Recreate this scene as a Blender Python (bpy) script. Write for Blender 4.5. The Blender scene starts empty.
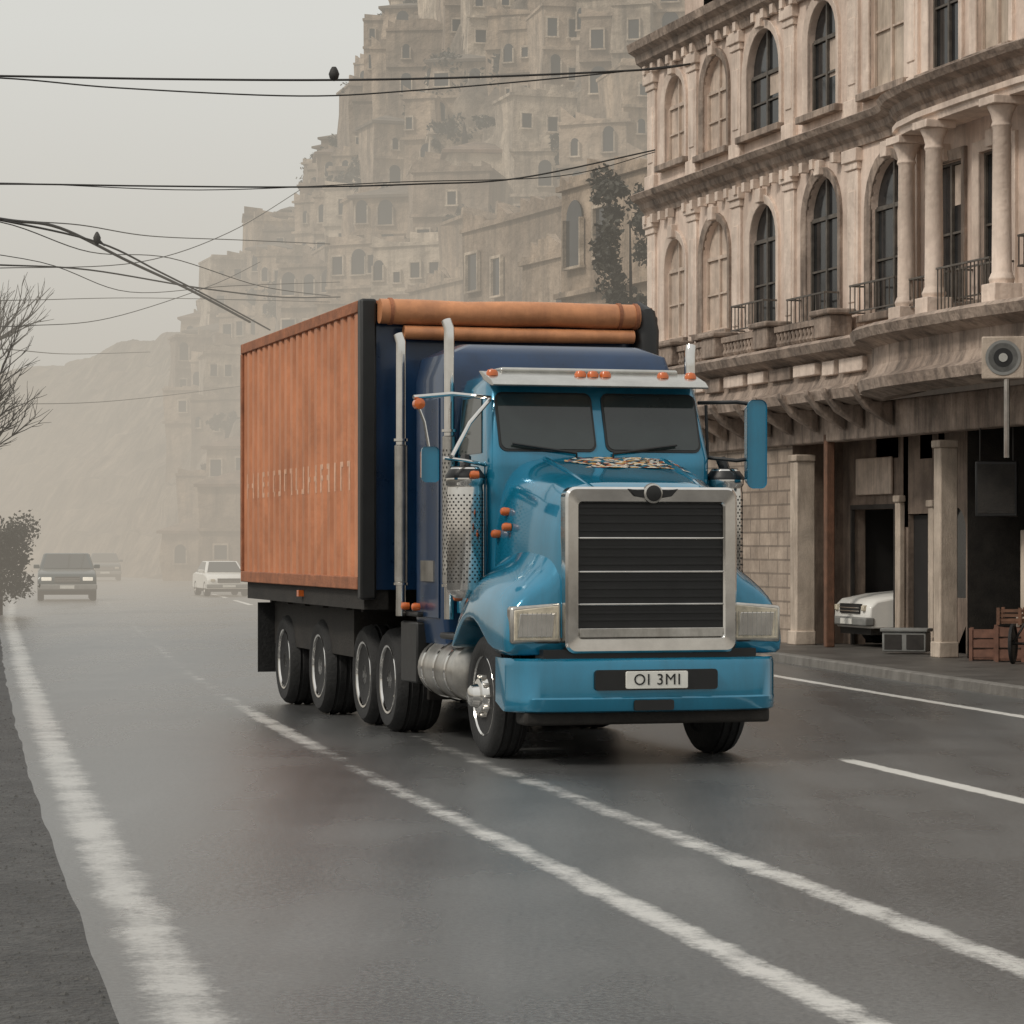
import bpy, bmesh, math, random
from mathutils import Vector, Matrix, noise
random.seed(7)
scn=bpy.context.scene
COL=scn.collection
R=math.radians
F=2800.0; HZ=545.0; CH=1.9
FOGLO=(.50,.45,.378); FOGHI=(.515,.48,.415)  # emission colours of the haze painted into the materials, low and high

def at(px,py,Y): return Vector(((px-512)/F*Y, Y, CH-(py-HZ)/F*Y))

# ------------------------------------------------------------------ materials
def N(nt,t,**k):
    n=nt.nodes.new(t)
    for a,b in k.items(): setattr(n,a,b)
    return n
def L(nt,a,b): nt.links.new(a,b)
def painted_haze():
    # valley mist painted in as fog-coloured emission over each material: thickens with distance down the street and towards the ground
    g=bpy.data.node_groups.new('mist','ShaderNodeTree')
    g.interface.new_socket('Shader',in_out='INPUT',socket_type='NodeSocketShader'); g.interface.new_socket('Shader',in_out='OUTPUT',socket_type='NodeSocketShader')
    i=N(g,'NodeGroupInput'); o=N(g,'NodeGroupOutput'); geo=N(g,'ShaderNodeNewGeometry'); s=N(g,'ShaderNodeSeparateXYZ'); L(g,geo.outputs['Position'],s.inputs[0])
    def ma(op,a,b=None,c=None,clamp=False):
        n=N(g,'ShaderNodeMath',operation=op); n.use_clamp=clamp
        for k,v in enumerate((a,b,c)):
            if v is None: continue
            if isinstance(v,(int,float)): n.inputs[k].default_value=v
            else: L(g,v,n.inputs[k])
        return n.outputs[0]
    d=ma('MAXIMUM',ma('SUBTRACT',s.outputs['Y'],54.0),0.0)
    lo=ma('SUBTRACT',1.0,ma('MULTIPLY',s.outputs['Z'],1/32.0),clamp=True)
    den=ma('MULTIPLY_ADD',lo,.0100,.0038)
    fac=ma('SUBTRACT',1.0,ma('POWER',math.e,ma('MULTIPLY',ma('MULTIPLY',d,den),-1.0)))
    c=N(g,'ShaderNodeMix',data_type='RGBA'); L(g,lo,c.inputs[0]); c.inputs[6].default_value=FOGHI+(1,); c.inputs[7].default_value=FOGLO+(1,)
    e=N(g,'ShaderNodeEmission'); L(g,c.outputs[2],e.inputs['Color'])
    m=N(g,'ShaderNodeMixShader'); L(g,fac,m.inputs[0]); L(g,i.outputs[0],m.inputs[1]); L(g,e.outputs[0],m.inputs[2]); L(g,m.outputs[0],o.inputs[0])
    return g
HG=painted_haze()
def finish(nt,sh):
    out=N(nt,'ShaderNodeOutputMaterial'); h=N(nt,'ShaderNodeGroup'); h.node_tree=HG  # lays the painted haze over every material's own surface
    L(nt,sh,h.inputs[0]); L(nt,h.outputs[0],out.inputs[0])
def mat(name,c,rough=.6,metal=0,var=.2,sc=4,bump=0,bsc=40,streak=0,streakc=(.05,.04,.03),coat=0,spec=.5,rvar=.1,ssc=2.5,bricks=None,emit=0,bdist=.03,blotch=0,bsz=.45):
    m=bpy.data.materials.new(name); m.use_nodes=True; nt=m.node_tree; nt.nodes.clear()
    b=N(nt,'ShaderNodeBsdfPrincipled'); g=N(nt,'ShaderNodeNewGeometry')
    b.inputs['Metallic'].default_value=metal
    b.inputs['Specular IOR Level'].default_value=spec
    b.inputs['Coat Weight'].default_value=coat; b.inputs['Coat Roughness'].default_value=.06
    if emit: b.inputs['Emission Color'].default_value=(1,.93,.8,1); b.inputs['Emission Strength'].default_value=emit
    n=N(nt,'ShaderNodeTexNoise'); n.inputs['Scale'].default_value=sc; n.inputs['Detail'].default_value=5; n.inputs['Roughness'].default_value=.65
    L(nt,g.outputs['Position'],n.inputs['Vector'])
    r=N(nt,'ShaderNodeValToRGB')
    r.color_ramp.elements[0].position=.3; r.color_ramp.elements[1].position=.7
    r.color_ramp.elements[0].color=[x*(1-var) for x in c]+[1]
    r.color_ramp.elements[1].color=[min(1,x*(1+var)) for x in c]+[1]
    L(nt,n.outputs['Fac'],r.inputs['Fac']); col=r.outputs['Color']
    if bricks:
        tc=N(nt,'ShaderNodeTexCoord'); sx=N(nt,'ShaderNodeSeparateXYZ'); cb=N(nt,'ShaderNodeCombineXYZ')
        L(nt,tc.outputs['Object'],sx.inputs[0]); L(nt,sx.outputs['X'],cb.inputs['X']); L(nt,sx.outputs['Z'],cb.inputs['Y'])
        bt=N(nt,'ShaderNodeTexBrick'); bt.inputs['Scale'].default_value=bricks
        bt.inputs['Color1'].default_value=(1,1,1,1); bt.inputs['Color2'].default_value=(.8,.8,.8,1); bt.inputs['Mortar'].default_value=(.5,.5,.5,1)
        bt.inputs['Mortar Size'].default_value=.02; bt.inputs['Brick Width'].default_value=.9
        L(nt,cb.outputs[0],bt.inputs['Vector'])
        mm=N(nt,'ShaderNodeMix',data_type='RGBA',blend_type='MULTIPLY'); mm.inputs[0].default_value=1
        L(nt,col,mm.inputs[6]); L(nt,bt.outputs['Color'],mm.inputs[7]); col=mm.outputs[2]
    if blotch>0:
        nb=N(nt,'ShaderNodeTexNoise'); nb.inputs['Scale'].default_value=bsz; nb.inputs['Detail'].default_value=8; nb.inputs['Roughness'].default_value=.7; nb.inputs['Distortion'].default_value=.6
        L(nt,g.outputs['Position'],nb.inputs['Vector'])
        rb=N(nt,'ShaderNodeValToRGB'); rb.color_ramp.elements[0].position=.42; rb.color_ramp.elements[1].position=.62
        rb.color_ramp.elements[0].color=(1,1,1,1); rb.color_ramp.elements[1].color=(1-blotch,1-blotch*1.06,1-blotch*1.1,1)
        L(nt,nb.outputs['Fac'],rb.inputs['Fac'])
        mb_=N(nt,'ShaderNodeMix',data_type='RGBA',blend_type='MULTIPLY'); mb_.inputs[0].default_value=1
        L(nt,col,mb_.inputs[6]); L(nt,rb.outputs['Color'],mb_.inputs[7]); col=mb_.outputs[2]
    if streak>0:
        mp=N(nt,'ShaderNodeMapping'); mp.inputs['Scale'].default_value=(ssc,ssc,ssc*.12)
        L(nt,g.outputs['Position'],mp.inputs['Vector'])
        n2=N(nt,'ShaderNodeTexNoise'); n2.inputs['Scale'].default_value=1.6; n2.inputs['Detail'].default_value=7; n2.inputs['Roughness'].default_value=.72
        L(nt,mp.outputs[0],n2.inputs['Vector'])
        r2=N(nt,'ShaderNodeValToRGB'); r2.color_ramp.elements[0].position=.45; r2.color_ramp.elements[1].position=.68
        r2.color_ramp.elements[1].color=(streak,)*3+(1,)
        L(nt,n2.outputs['Fac'],r2.inputs['Fac'])
        mx=N(nt,'ShaderNodeMix',data_type='RGBA'); L(nt,r2.outputs['Color'],mx.inputs[0]); L(nt,col,mx.inputs[6])
        mx.inputs[7].default_value=list(streakc)+[1]; col=mx.outputs[2]
    L(nt,col,b.inputs['Base Color'])
    mr=N(nt,'ShaderNodeMapRange'); mr.inputs['To Min'].default_value=max(0,rough-rvar); mr.inputs['To Max'].default_value=min(1,rough+rvar)
    L(nt,n.outputs['Fac'],mr.inputs['Value']); L(nt,mr.outputs[0],b.inputs['Roughness'])
    if bump>0:
        n3=N(nt,'ShaderNodeTexNoise'); n3.inputs['Scale'].default_value=bsc; n3.inputs['Detail'].default_value=5
        L(nt,g.outputs['Position'],n3.inputs['Vector'])
        bp=N(nt,'ShaderNodeBump'); bp.inputs['Strength'].default_value=bump; bp.inputs['Distance'].default_value=bdist
        L(nt,n3.outputs['Fac'],bp.inputs['Height']); L(nt,bp.outputs[0],b.inputs['Normal'])
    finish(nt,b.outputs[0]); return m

def asphalt(name,paint=None,cover=.5):
    m=bpy.data.materials.new(name); m.use_nodes=True; nt=m.node_tree; nt.nodes.clear()
    b=N(nt,'ShaderNodeBsdfPrincipled'); g=N(nt,'ShaderNodeNewGeometry')
    mp=N(nt,'ShaderNodeMapping'); mp.inputs['Rotation'].default_value=(0,0,R(-11.5)); mp.inputs['Scale'].default_value=(.9,.06,1)
    L(nt,g.outputs['Position'],mp.inputs['Vector'])
    def noi(sc,det,ro,src):
        n=N(nt,'ShaderNodeTexNoise'); n.inputs['Scale'].default_value=sc; n.inputs['Detail'].default_value=det; n.inputs['Roughness'].default_value=ro; L(nt,src,n.inputs['Vector']); return n.outputs['Fac']
    P=g.outputs['Position']
    big=noi(1,4,.5,mp.outputs[0]); fine=noi(30,6,.9,P); patch=noi(.5,4,.5,P)
    def ma(op,a,b_,c=0.0):
        n=N(nt,'ShaderNodeMath',operation=op)
        for k,v in enumerate((a,b_,c)):
            if isinstance(v,(int,float)): n.inputs[k].default_value=v
            else: L(nt,v,n.inputs[k])
        return n.outputs[0]
    r=N(nt,'ShaderNodeValToRGB'); r.color_ramp.elements[0].position=.40; r.color_ramp.elements[1].position=.62
    r.color_ramp.elements[0].color=(.024,.0245,.0248,1); r.color_ramp.elements[1].color=(.185,.186,.183,1)
    L(nt,ma('ADD',ma('MULTIPLY',fine,.66),ma('ADD',ma('MULTIPLY',big,.24),ma('MULTIPLY',patch,.10))),r.inputs['Fac']); col=r.outputs['Color']
    if paint:
        a=N(nt,'ShaderNodeAttribute'); a.attribute_name='wear'
        w1=noi(1.9,8,.7,P); w2=noi(22,6,.85,P)
        s=ma('ADD',a.outputs['Fac'],ma('ADD',ma('MULTIPLY_ADD',w1,2.0,-1.0),ma('MULTIPLY_ADD',w2,1.8,-.9)))
        mr=N(nt,'ShaderNodeMapRange'); mr.inputs['From Min'].default_value=.78-cover; mr.inputs['From Max'].default_value=1.4-cover; L(nt,s,mr.inputs['Value'])
        ga=ma('MULTIPLY',mr.outputs[0],ma('GREATER_THAN',a.outputs['Fac'],.02))
        mx=N(nt,'ShaderNodeMix',data_type='RGBA'); L(nt,ga,mx.inputs[0]); L(nt,col,mx.inputs[6]); mx.inputs[7].default_value=list(paint)+[1]; col=mx.outputs[2]
    L(nt,col,b.inputs['Base Color'])
    rr=N(nt,'ShaderNodeMapRange'); rr.inputs['From Min'].default_value=.38; rr.inputs['From Max'].default_value=.62; rr.inputs['To Min'].default_value=.22; rr.inputs['To Max'].default_value=.35
    L(nt,ma('ADD',ma('MULTIPLY',patch,.35),ma('MULTIPLY',big,.65)),rr.inputs['Value']); L(nt,rr.outputs[0],b.inputs['Roughness'])
    b.inputs['Specular IOR Level'].default_value=.85
    bp=N(nt,'ShaderNodeBump'); bp.inputs['Strength'].default_value=.38; bp.inputs['Distance'].default_value=.013
    L(nt,fine,bp.inputs['Height']); L(nt,bp.outputs[0],b.inputs['Normal'])
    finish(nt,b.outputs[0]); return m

M={}
def mk(k,*a,**kw): M[k]=mat(k,*a,**kw)
mk('blue',(.008,.190,.32),.16,.3,.12,1.5,coat=1,streak=.3,streakc=(.012,.09,.14))
mk('navy',(.006,.032,.088),.3,.15,.2,2,coat=.4,streak=.3,streakc=(.012,.02,.03))
mk('chrome',(.66,.645,.62),.12,1,.14,3,rvar=.08)
mk('steel',(.50,.48,.445),.32,1,.25,5,streak=.4,streakc=(.2,.17,.14))
mk('silver',(.46,.455,.43),.24,.8,.15,3)
mk('black',(.009,.009,.009),.45,0,.3,6)
mk('rubber',(.013,.013,.013),.75,0,.4,8,bump=.3,bsc=30)
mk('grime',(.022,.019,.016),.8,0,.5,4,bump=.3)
mk('glass',(.02,.028,.028),.06,0,.3,1,rvar=.04,spec=.7)
mk('lens',(.55,.49,.38),.12,0,.3,12,coat=.8)
mk('lens_lit',(.6,.55,.45),.12,0,.3,12,emit=.6)
mk('amber',(.55,.12,.02),.25,0,.1,5,coat=.5)
mk('orange',(.57,.235,.115),.55,0,.18,1.2,streak=.45,streakc=(.31,.115,.055),bump=.2,bsc=6,blotch=.22,bsz=.9)
mk('tarp',(.54,.235,.105),.5,0,.2,3,bump=.35,bsc=6,streak=.4,streakc=(.25,.1,.05))
mk('faded',(.66,.42,.29),.65,0,.25,14,streak=.8,streakc=(.52,.225,.12),ssc=5)
mk('plate',(.7,.69,.64),.4,0,.1,6)
mk('plaster',(.76,.615,.52),.85,0,.16,1.1,bump=.45,bsc=10,streak=.5,streakc=(.33,.25,.205),blotch=.27)
mk('trim',(.77,.64,.545),.8,0,.16,2,bump=.45,bsc=12,streak=.5,streakc=(.32,.245,.20),blotch=.22)
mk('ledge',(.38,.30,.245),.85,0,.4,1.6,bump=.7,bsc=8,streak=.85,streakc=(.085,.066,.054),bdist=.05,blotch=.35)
mk('cream',(.56,.47,.385),.8,0,.2,2,streak=.65,streakc=(.2,.155,.12),bump=.25,blotch=.3)
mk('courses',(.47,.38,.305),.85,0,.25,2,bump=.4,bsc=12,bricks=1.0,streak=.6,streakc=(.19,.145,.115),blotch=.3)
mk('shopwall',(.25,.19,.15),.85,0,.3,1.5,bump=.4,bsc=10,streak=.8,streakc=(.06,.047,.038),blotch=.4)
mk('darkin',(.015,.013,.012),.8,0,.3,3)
mk('shutter',(.55,.445,.365),.75,0,.25,3,streak=.6,streakc=(.22,.165,.135))
mk('winglass',(.022,.023,.024),.10,0,.5,1.2)
mk('rust',(.30,.115,.055),.75,0,.35,5,bump=.3)
mk('postm',(.17,.082,.048),.75,0,.35,5,bump=.3,streak=.5)
mk('iron',(.035,.031,.028),.6,.4,.3,6)
mk('railm',(.12,.105,.09),.6,.3,.4,6)
mk('wirem',(.035,.033,.031),.7)
mk('white',(.78,.77,.73),.35,0,.06,2,coat=.3)
mk('teal',(.006,.030,.038),.3,.2,.15,2,coat=.5)
mk('grey',(.2,.2,.19),.6,0,.2,4)
mk('crate',(.19,.095,.065),.7,0,.3,6)
mk('kerb',(.17,.16,.145),.75,0,.25,3,bump=.3,streak=.5)
mk('paving',(.10,.092,.083),.5,0,.35,2,bump=.3,bsc=8,blotch=.3)
mk('gravel',(.042,.040,.037),.55,0,.8,9,bump=1,bsc=25,bdist=.04,blotch=.5,bsz=1.3)
mk('pebble',(.065,.062,.057),.7,0,.7,18)
mk('soil',(.07,.062,.05),.9,0,.5,.5,bump=.5,bsc=3)
mk('rock',(.26,.21,.16),.9,0,.6,.3,bump=1,bsc=.9,streak=.85,streakc=(.065,.053,.04),ssc=.5,bdist=.6,blotch=.4,bsz=.12)
mk('bark',(.035,.03,.025),.9,0,.4,9,bump=.5)
mk('leaf',(.026,.026,.018),.7,0,.5,1.5)
mk('leafb',(.036,.034,.024),.7,0,.5,1.5)
for i,c in enumerate([(.46,.36,.27),(.38,.295,.22),(.52,.43,.335),(.31,.24,.18),(.43,.33,.24)]):
    mk('hw%d'%i,c,.9,0,.35,.5,streak=.85,streakc=(.11,.087,.066),ssc=.8,bump=.9,bsc=1.6,bdist=.25,blotch=.4,bsz=.25)
mk('roofa',(.20,.14,.10),.85,0,.4,1.0,streak=.6,streakc=(.08,.06,.045),ssc=1); mk('roofb',(.15,.12,.092),.85,0,.4,1.0,streak=.6,streakc=(.07,.055,.042),ssc=1)
M['asphalt']=asphalt('asphalt')
M['paint']=asphalt('paint',(.70,.69,.65),.62)
M['paintworn']=asphalt('paintworn',(.62,.61,.58),.24)
M['paintsoft']=asphalt('paintsoft',(.43,.425,.405),.10)
def ornament():
    m=bpy.data.materials.new('ornament'); m.use_nodes=True; nt=m.node_tree; nt.nodes.clear()
    b=N(nt,'ShaderNodeBsdfPrincipled'); g=N(nt,'ShaderNodeNewGeometry')
    v=N(nt,'ShaderNodeTexVoronoi'); v.inputs['Scale'].default_value=24; L(nt,g.outputs['Position'],v.inputs['Vector'])
    s=N(nt,'ShaderNodeSeparateColor'); L(nt,v.outputs['Color'],s.inputs[0])
    r=N(nt,'ShaderNodeValToRGB'); r.color_ramp.interpolation='CONSTANT'
    e=r.color_ramp.elements; e[0].color=(.02,.02,.02,1); e[1].position=.25; e[1].color=(.5,.3,.1,1)
    for p,c in ((.45,(.62,.58,.5,1)),(.68,(.35,.10,.04,1)),(.82,(.02,.12,.18,1))):
        x=e.new(p); x.color=c
    L(nt,s.outputs[0],r.inputs['Fac']); L(nt,r.outputs['Color'],b.inputs['Base Color']); b.inputs['Roughness'].default_value=.35
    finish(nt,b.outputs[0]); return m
M['ornament']=ornament()

# ------------------------------------------------------------------ mesh builder
class MB:
    def __init__(s): s.v=[]; s.f=[]; s.mi=[]; s.cur=0
    def add(s,vs,fs):
        b=len(s.v); s.v+=[tuple(v) for v in vs]
        for f in fs: s.f.append([b+i for i in f]); s.mi.append(s.cur)
        return s
    def box(s,x0,x1,y0,y1,z0,z1):
        return s.add([(x,y,z) for z in (z0,z1) for y in (y0,y1) for x in (x0,x1)],[(0,2,3,1),(4,5,7,6),(0,1,5,4),(2,6,7,3),(0,4,6,2),(1,3,7,5)])
    def quad(s,*p): return s.add(p,[tuple(range(len(p)))])
    def tube(s,pts,r,n=8):
        pts=[Vector(p) for p in pts]; k=len(pts); rs=r if isinstance(r,(list,tuple)) else [r]*k
        up=None; vs=[]
        for i,p in enumerate(pts):
            d=(pts[min(i+1,k-1)]-pts[max(i-1,0)]).normalized()
            if up is None:
                up=Vector((0,0,1)) if abs(d.z)<.9 else Vector((1,0,0))
            a=d.cross(up)
            if a.length<1e-4: a=d.cross(Vector((0,1,0)))
            a.normalize(); b=a.cross(d).normalized(); up=b
            for j in range(n):
                t=2*math.pi*j/n; vs.append(p+(a*math.cos(t)+b*math.sin(t))*rs[i])
        fs=[(i*n+j,i*n+(j+1)%n,(i+1)*n+(j+1)%n,(i+1)*n+j) for i in range(k-1) for j in range(n)]
        fs+=[tuple(range(n)),tuple((k-1)*n+j for j in range(n))]
        return s.add(vs,fs)
    def lathe(s,prof,c,axis='z',n=24,sgn=1):
        vs=[]
        for r,h in prof:
            for j in range(n):
                t=2*math.pi*j/n; a,b=r*math.cos(t),r*math.sin(t)
                if axis=='x': vs.append((c[0]+sgn*h,c[1]+a,c[2]+b))
                elif axis=='y': vs.append((c[0]+a,c[1]+sgn*h,c[2]+b))
                else: vs.append((c[0]+a,c[1]+b,c[2]+h))
        k=len(prof)
        fs=[(i*n+j,i*n+(j+1)%n,(i+1)*n+(j+1)%n,(i+1)*n+j) for i in range(k-1) for j in range(n)]
        fs+=[tuple(range(n)),tuple((k-1)*n+j for j in range(n))]
        return s.add(vs,fs)
    def prismx(s,poly,x0,x1):
        n=len(poly); vs=[(x0,y,z) for y,z in poly]+[(x1,y,z) for y,z in poly]
        return s.add(vs,[tuple(range(n)),tuple(range(n,2*n))]+[(i,(i+1)%n,n+(i+1)%n,n+i) for i in range(n)])
    def prismy(s,poly,y0,y1):
        n=len(poly); vs=[(x,y0,z) for x,z in poly]+[(x,y1,z) for x,z in poly]
        return s.add(vs,[tuple(range(n)),tuple(range(n,2*n))]+[(i,(i+1)%n,n+(i+1)%n,n+i) for i in range(n)])
    def grid(s,rows,cap=False,close=False):
        k=len(rows); n=len(rows[0]); vs=[p for r in rows for p in r]
        fs=[(i*n+j,i*n+(j+1)%n,(i+1)*n+(j+1)%n,(i+1)*n+j) for i in range(k-1) for j in range(n if close else n-1)]
        if cap: fs+=[tuple(range(n)),tuple((k-1)*n+j for j in range(n))]
        return s.add(vs,fs)
    def sweep(s,path,prof):
        nrm=[]
        for i in range(len(path)):
            a=Vector(path[max(i-1,0)]); b=Vector(path[min(i+1,len(path)-1)]); d=(b-a).normalized(); nrm.append(Vector((d.y,-d.x)))
        rows=[[(p[0]+n.x*o,p[1]+n.y*o,z) for o,z in prof] for p,n in zip(path,nrm)]
        return s.grid(rows,cap=True,close=True)
    def mesh(s,name,mats,smooth=38):
        me=bpy.data.meshes.new(name); me.from_pydata(s.v,[],s.f)
        mats=mats if isinstance(mats,list) else [mats]
        for m in mats: me.materials.append(M[m])
        if len(mats)>1: me.polygons.foreach_set('material_index',s.mi)
        bm=bmesh.new(); bm.from_mesh(me); bmesh.ops.remove_doubles(bm,verts=bm.verts,dist=1e-5); bmesh.ops.recalc_face_normals(bm,faces=bm.faces)
        for f in bm.faces: f.smooth=True
        bm.to_mesh(me); bm.free()
        me.set_sharp_from_angle(angle=R(smooth))
        return me
    def build(s,name,mats,parent=None,smooth=38,bevel=0,sub=0,loc=None):
        o=bpy.data.objects.new(name,s.mesh(name,mats,smooth)); COL.objects.link(o)
        if parent: o.parent=parent
        if loc: o.location=loc
        if bevel:
            b=o.modifiers.new('b','BEVEL'); b.width=bevel; b.segments=2; b.limit_method='ANGLE'; b.angle_limit=R(35)
        if sub:
            b=o.modifiers.new('s','SUBSURF'); b.levels=sub; b.render_levels=sub
        return o
def bx(name,m,parent,x0,x1,y0,y1,z0,z1,bevel=0): return MB().box(x0,x1,y0,y1,z0,z1).build(name,m,parent,bevel=bevel)
def tag(o,label=None,cat=None,group=None,kind=None):
    if label:o['label']=label
    if cat:o['category']=cat
    if group:o['group']=group
    if kind:o['kind']=kind
    return o
def empty(name,loc,rz,label,cat,group=None):
    o=bpy.data.objects.new(name,None); COL.objects.link(o); o.location=loc; o.rotation_euler=(0,0,rz); o.empty_display_size=.3
    return tag(o,label,cat,group)
def inst(src,parent,loc):
    o=src.copy(); COL.objects.link(o); o.parent=parent; o.location=loc; return o
def struct(o): o['kind']='structure'; return o
def lerp(tab,x):
    if x<=tab[0][0]: return tab[0][1]
    for (a,b),(c,d) in zip(tab,tab[1:]):
        if x<=c: return b+(d-b)*(x-a)/(c-a)
    return tab[-1][1]
def text_mesh(body,size,name,m,parent,loc,rot,depth=.004):
    cu=bpy.data.curves.new(name,'FONT'); cu.body=body; cu.size=size; cu.extrude=depth; cu.align_x='CENTER'; cu.align_y='CENTER'; cu.space_character=1.12
    t=bpy.data.objects.new('tmp',cu); COL.objects.link(t); bpy.context.view_layer.update()
    me=bpy.data.meshes.new_from_object(t.evaluated_get(bpy.context.evaluated_depsgraph_get()))
    bpy.data.objects.remove(t); me.name=name; me.materials.clear(); me.materials.append(M[m])
    o=bpy.data.objects.new(name,me); COL.objects.link(o); o.parent=parent; o.location=loc; o.rotation_euler=rot
    return o

# ------------------------------------------------------------------ road: abutting strips along one curve
def slope(Y):
    return lerp([(-100,-.217),(20,-.217),(48,-.168),(110,-.168),(170,-.19),(240,-.3)],Y)
AT={}
x=1.42; y=11.1
while y<261: AT[round(y,1)]=x; x+=slope(y)*.1; y=round(y+.1,1)
def fA(Y):
    if Y<=11.1: return 1.42-(11.1-Y)*-.217
    return AT[min(round(Y,1),260.9)]
def oL(Y): return lerp([(-40,-2.78),(11,-2.74),(17,-2.66),(26,-2.52),(34,-2.46),(42,-2.5),(50,-2.62),(70,-3.02),(120,-3.4),(250,-3.8)],Y)
YS=[-40+.5*i for i in range(581)]
def strip(name,o0,o1,m,cols=1,wear=None,fade=None,z=0):
    f0=o0 if callable(o0) else (lambda Y:o0); f1_=o1 if callable(o1) else (lambda Y:o1)
    mb=MB(); rows=[]
    for Y in YS:
        a,b=f0(Y),f1_(Y); rows.append([(fA(Y)+a+(b-a)*j/cols,Y,z) for j in range(cols+1)])
    mb.grid(rows); me=bpy.data.meshes.new(name); me.from_pydata(mb.v,[],mb.f); me.materials.append(M[m])
    if wear:
        a=me.attributes.new('wear','FLOAT','POINT'); vals=[]
        for Y in YS:
            q=fade(Y) if callable(fade) else lerp(fade,Y)
            vals+=[w*q for w in wear]
        a.data.foreach_set('value',vals)
    o=bpy.data.objects.new(name,me); COL.objects.link(o); struct(o); return o
mb=MB(); mb.quad((-900,-80,-.03),(900,-80,-.03),(900,1800,-.03),(-900,1800,-.03)); struct(mb.build('ground','soil'))
e0=lambda Y:oL(Y)-.24+.03*noise.noise((Y*.8,0,0)); e1=lambda Y:oL(Y)+.38
strip('gravel_verge',-12,e0,'gravel',2,z=0.0)
strip('lane_marking_edge_line',e0,e1,'paintsoft',9,[0,.3,.6,.85,1,.95,.8,.5,.25,0],[(-40,1.2),(25,1.25),(70,1.3),(110,.8),(125,0)])  # worn edge line; the blurry wet reflection is painted into its soft band
rnd=random.Random(4); mb=MB()
for k in range(2200):
    Y=9+rnd.random()**1.6*26; X=fA(Y)+e0(Y)-.02-abs(rnd.gauss(0,.6))
    s=rnd.uniform(.005,.015)*(1.6 if rnd.random()<.05 else 1); a=rnd.uniform(0,6.3); c_,s_=math.cos(a),math.sin(a)
    mb.add([(X+s*c_,Y+s*s_,0),(X-s*s_,Y+s*c_*.8,0),(X-s*c_,Y-s*s_,0),(X+s*s_,Y-s*c_,0),(X+rnd.uniform(-.3,.3)*s,Y,s*rnd.uniform(.4,.8))],[(0,1,4),(1,2,4),(2,3,4),(3,0,4)])
me=bpy.data.meshes.new('loose_gravel'); me.from_pydata(mb.v,[],mb.f); me.materials.append(M['pebble']); o=bpy.data.objects.new('loose_gravel',me); COL.objects.link(o)
tag(o,'loose dark gravel scattered along the left road verge','gravel',kind='stuff')
def dash(Y):
    t=(Y-16.6)%12
    return 1.0 if t<7.9 and 4<Y<110 else 0.0
edges=[(e1,-.17),(.17,1.02),(1.38,4.37),(4.59,8.34),(8.56,9.8)]
for a,b in edges: strip('road',a,b,'asphalt',2)
W=[0,.75,1,.75,0]
strip('lane_marking_double_line',-.17,.17,'paintworn',4,W,[(-40,1.25),(13,1.2),(18,1.05),(22,.85),(24.5,.62),(26,.68),(27.5,1.1),(31,1.15),(33,.72),(36,.42),(40,.6),(44,.42),(50,.62),(56,.4),(64,.6),(72,.4),(90,.5),(120,0)])
strip('lane_marking_double_line',1.02,1.38,'paintworn',4,W,[(-40,1.25),(15,1.2),(18,1.0),(21,.88),(24,.75),(28,.55),(40,.3),(80,0)])
strip('lane_marking_dash',4.37,4.59,'paint',4,[0,1.1,1.3,1.1,0],dash)
strip('lane_marking_kerb_line',8.34,8.56,'paint',4,[0,1,1.2,1,0],[(-40,1),(120,1),(150,0)])
mb=MB(); rows=[]
for i in range(100):
    Y=-40+i*2.2; a=fA(Y)+9.8
    rows.append([(a,Y,-.02),(a+.01,Y,.12),(a+.03,Y,.135),(a+.2,Y,.135),(a+.2,Y,-.02)])
mb.grid(rows); struct(mb.build('kerb','kerb'))
mb=MB(); rows=[]
for i in range(100):
    Y=-40+i*2.2; a=fA(Y)+10.0
    rows.append([(a,Y,.131),(a+9,Y,.131)])
mb.grid(rows); struct(mb.build('pavement','paving'))

# ------------------------------------------------------------------ hill
def Hr(X): return lerp([(-120,18),(-60,20),(-48,21),(-41,21.5),(-28,21),(-24,22),(-20.7,24.5),(-15,29.5),(-12,33.5),(-9.6,37.5),(-7.5,43),(-3,51),(10,69),(40,77),(150,70)],X)
def Yr(X): return lerp([(-120,330),(-48,300),(-30,255),(-20,225),(-8,205),(100,205)],X)
def Yb(X): return lerp([(-120,260),(-50,235),(-25,172),(-5,112),(10,92),(100,85)],X)
def hill(X,Y,terr=True):
    t=(Y-Yb(X))/(Yr(X)-Yb(X))
    if t<=0: return -.2
    if t>1: return Hr(X)+ (t-1)*4
    if terr:
        n=11; q=t*n+.8*noise.noise((X*.1,Y*.03,3)); fl=math.floor(q); fr=q-fl; fr=min(1,max(0,(fr-.4)/.6)); t=max(0,min(1,(fl+fr)/n))
    return Hr(X)*t**.9
mb=MB(); rows=[]
for i in range(290):
    t=-.02+i*1.25/289
    row=[]
    for j in range(290):
        X=-66+j*(116/289)
        Y=Yb(X)+t*(Yr(X)-Yb(X)); z=hill(X,Y)
        if t>.01:
            p=Vector((X*.24,Y*.11,z*.24))
            d=noise.fractal(p,.9,2.1,6)*1.8+abs(noise.noise(p*.5))*1.6+(1-abs(noise.noise(p*1.3)))*.7-.6
            k=min(1,t*12)*lerp([(-30,.3),(-18,.55),(-8,1)],X); z+=d*k; Y-=d*k*1.0; X2=X+noise.noise(p*1.7)*1.0*k
        else: X2=X
        row.append((X2,Y,z))
    rows.append(row)
mb.grid(rows); struct(mb.build('hill','rock',smooth=30))

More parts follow.
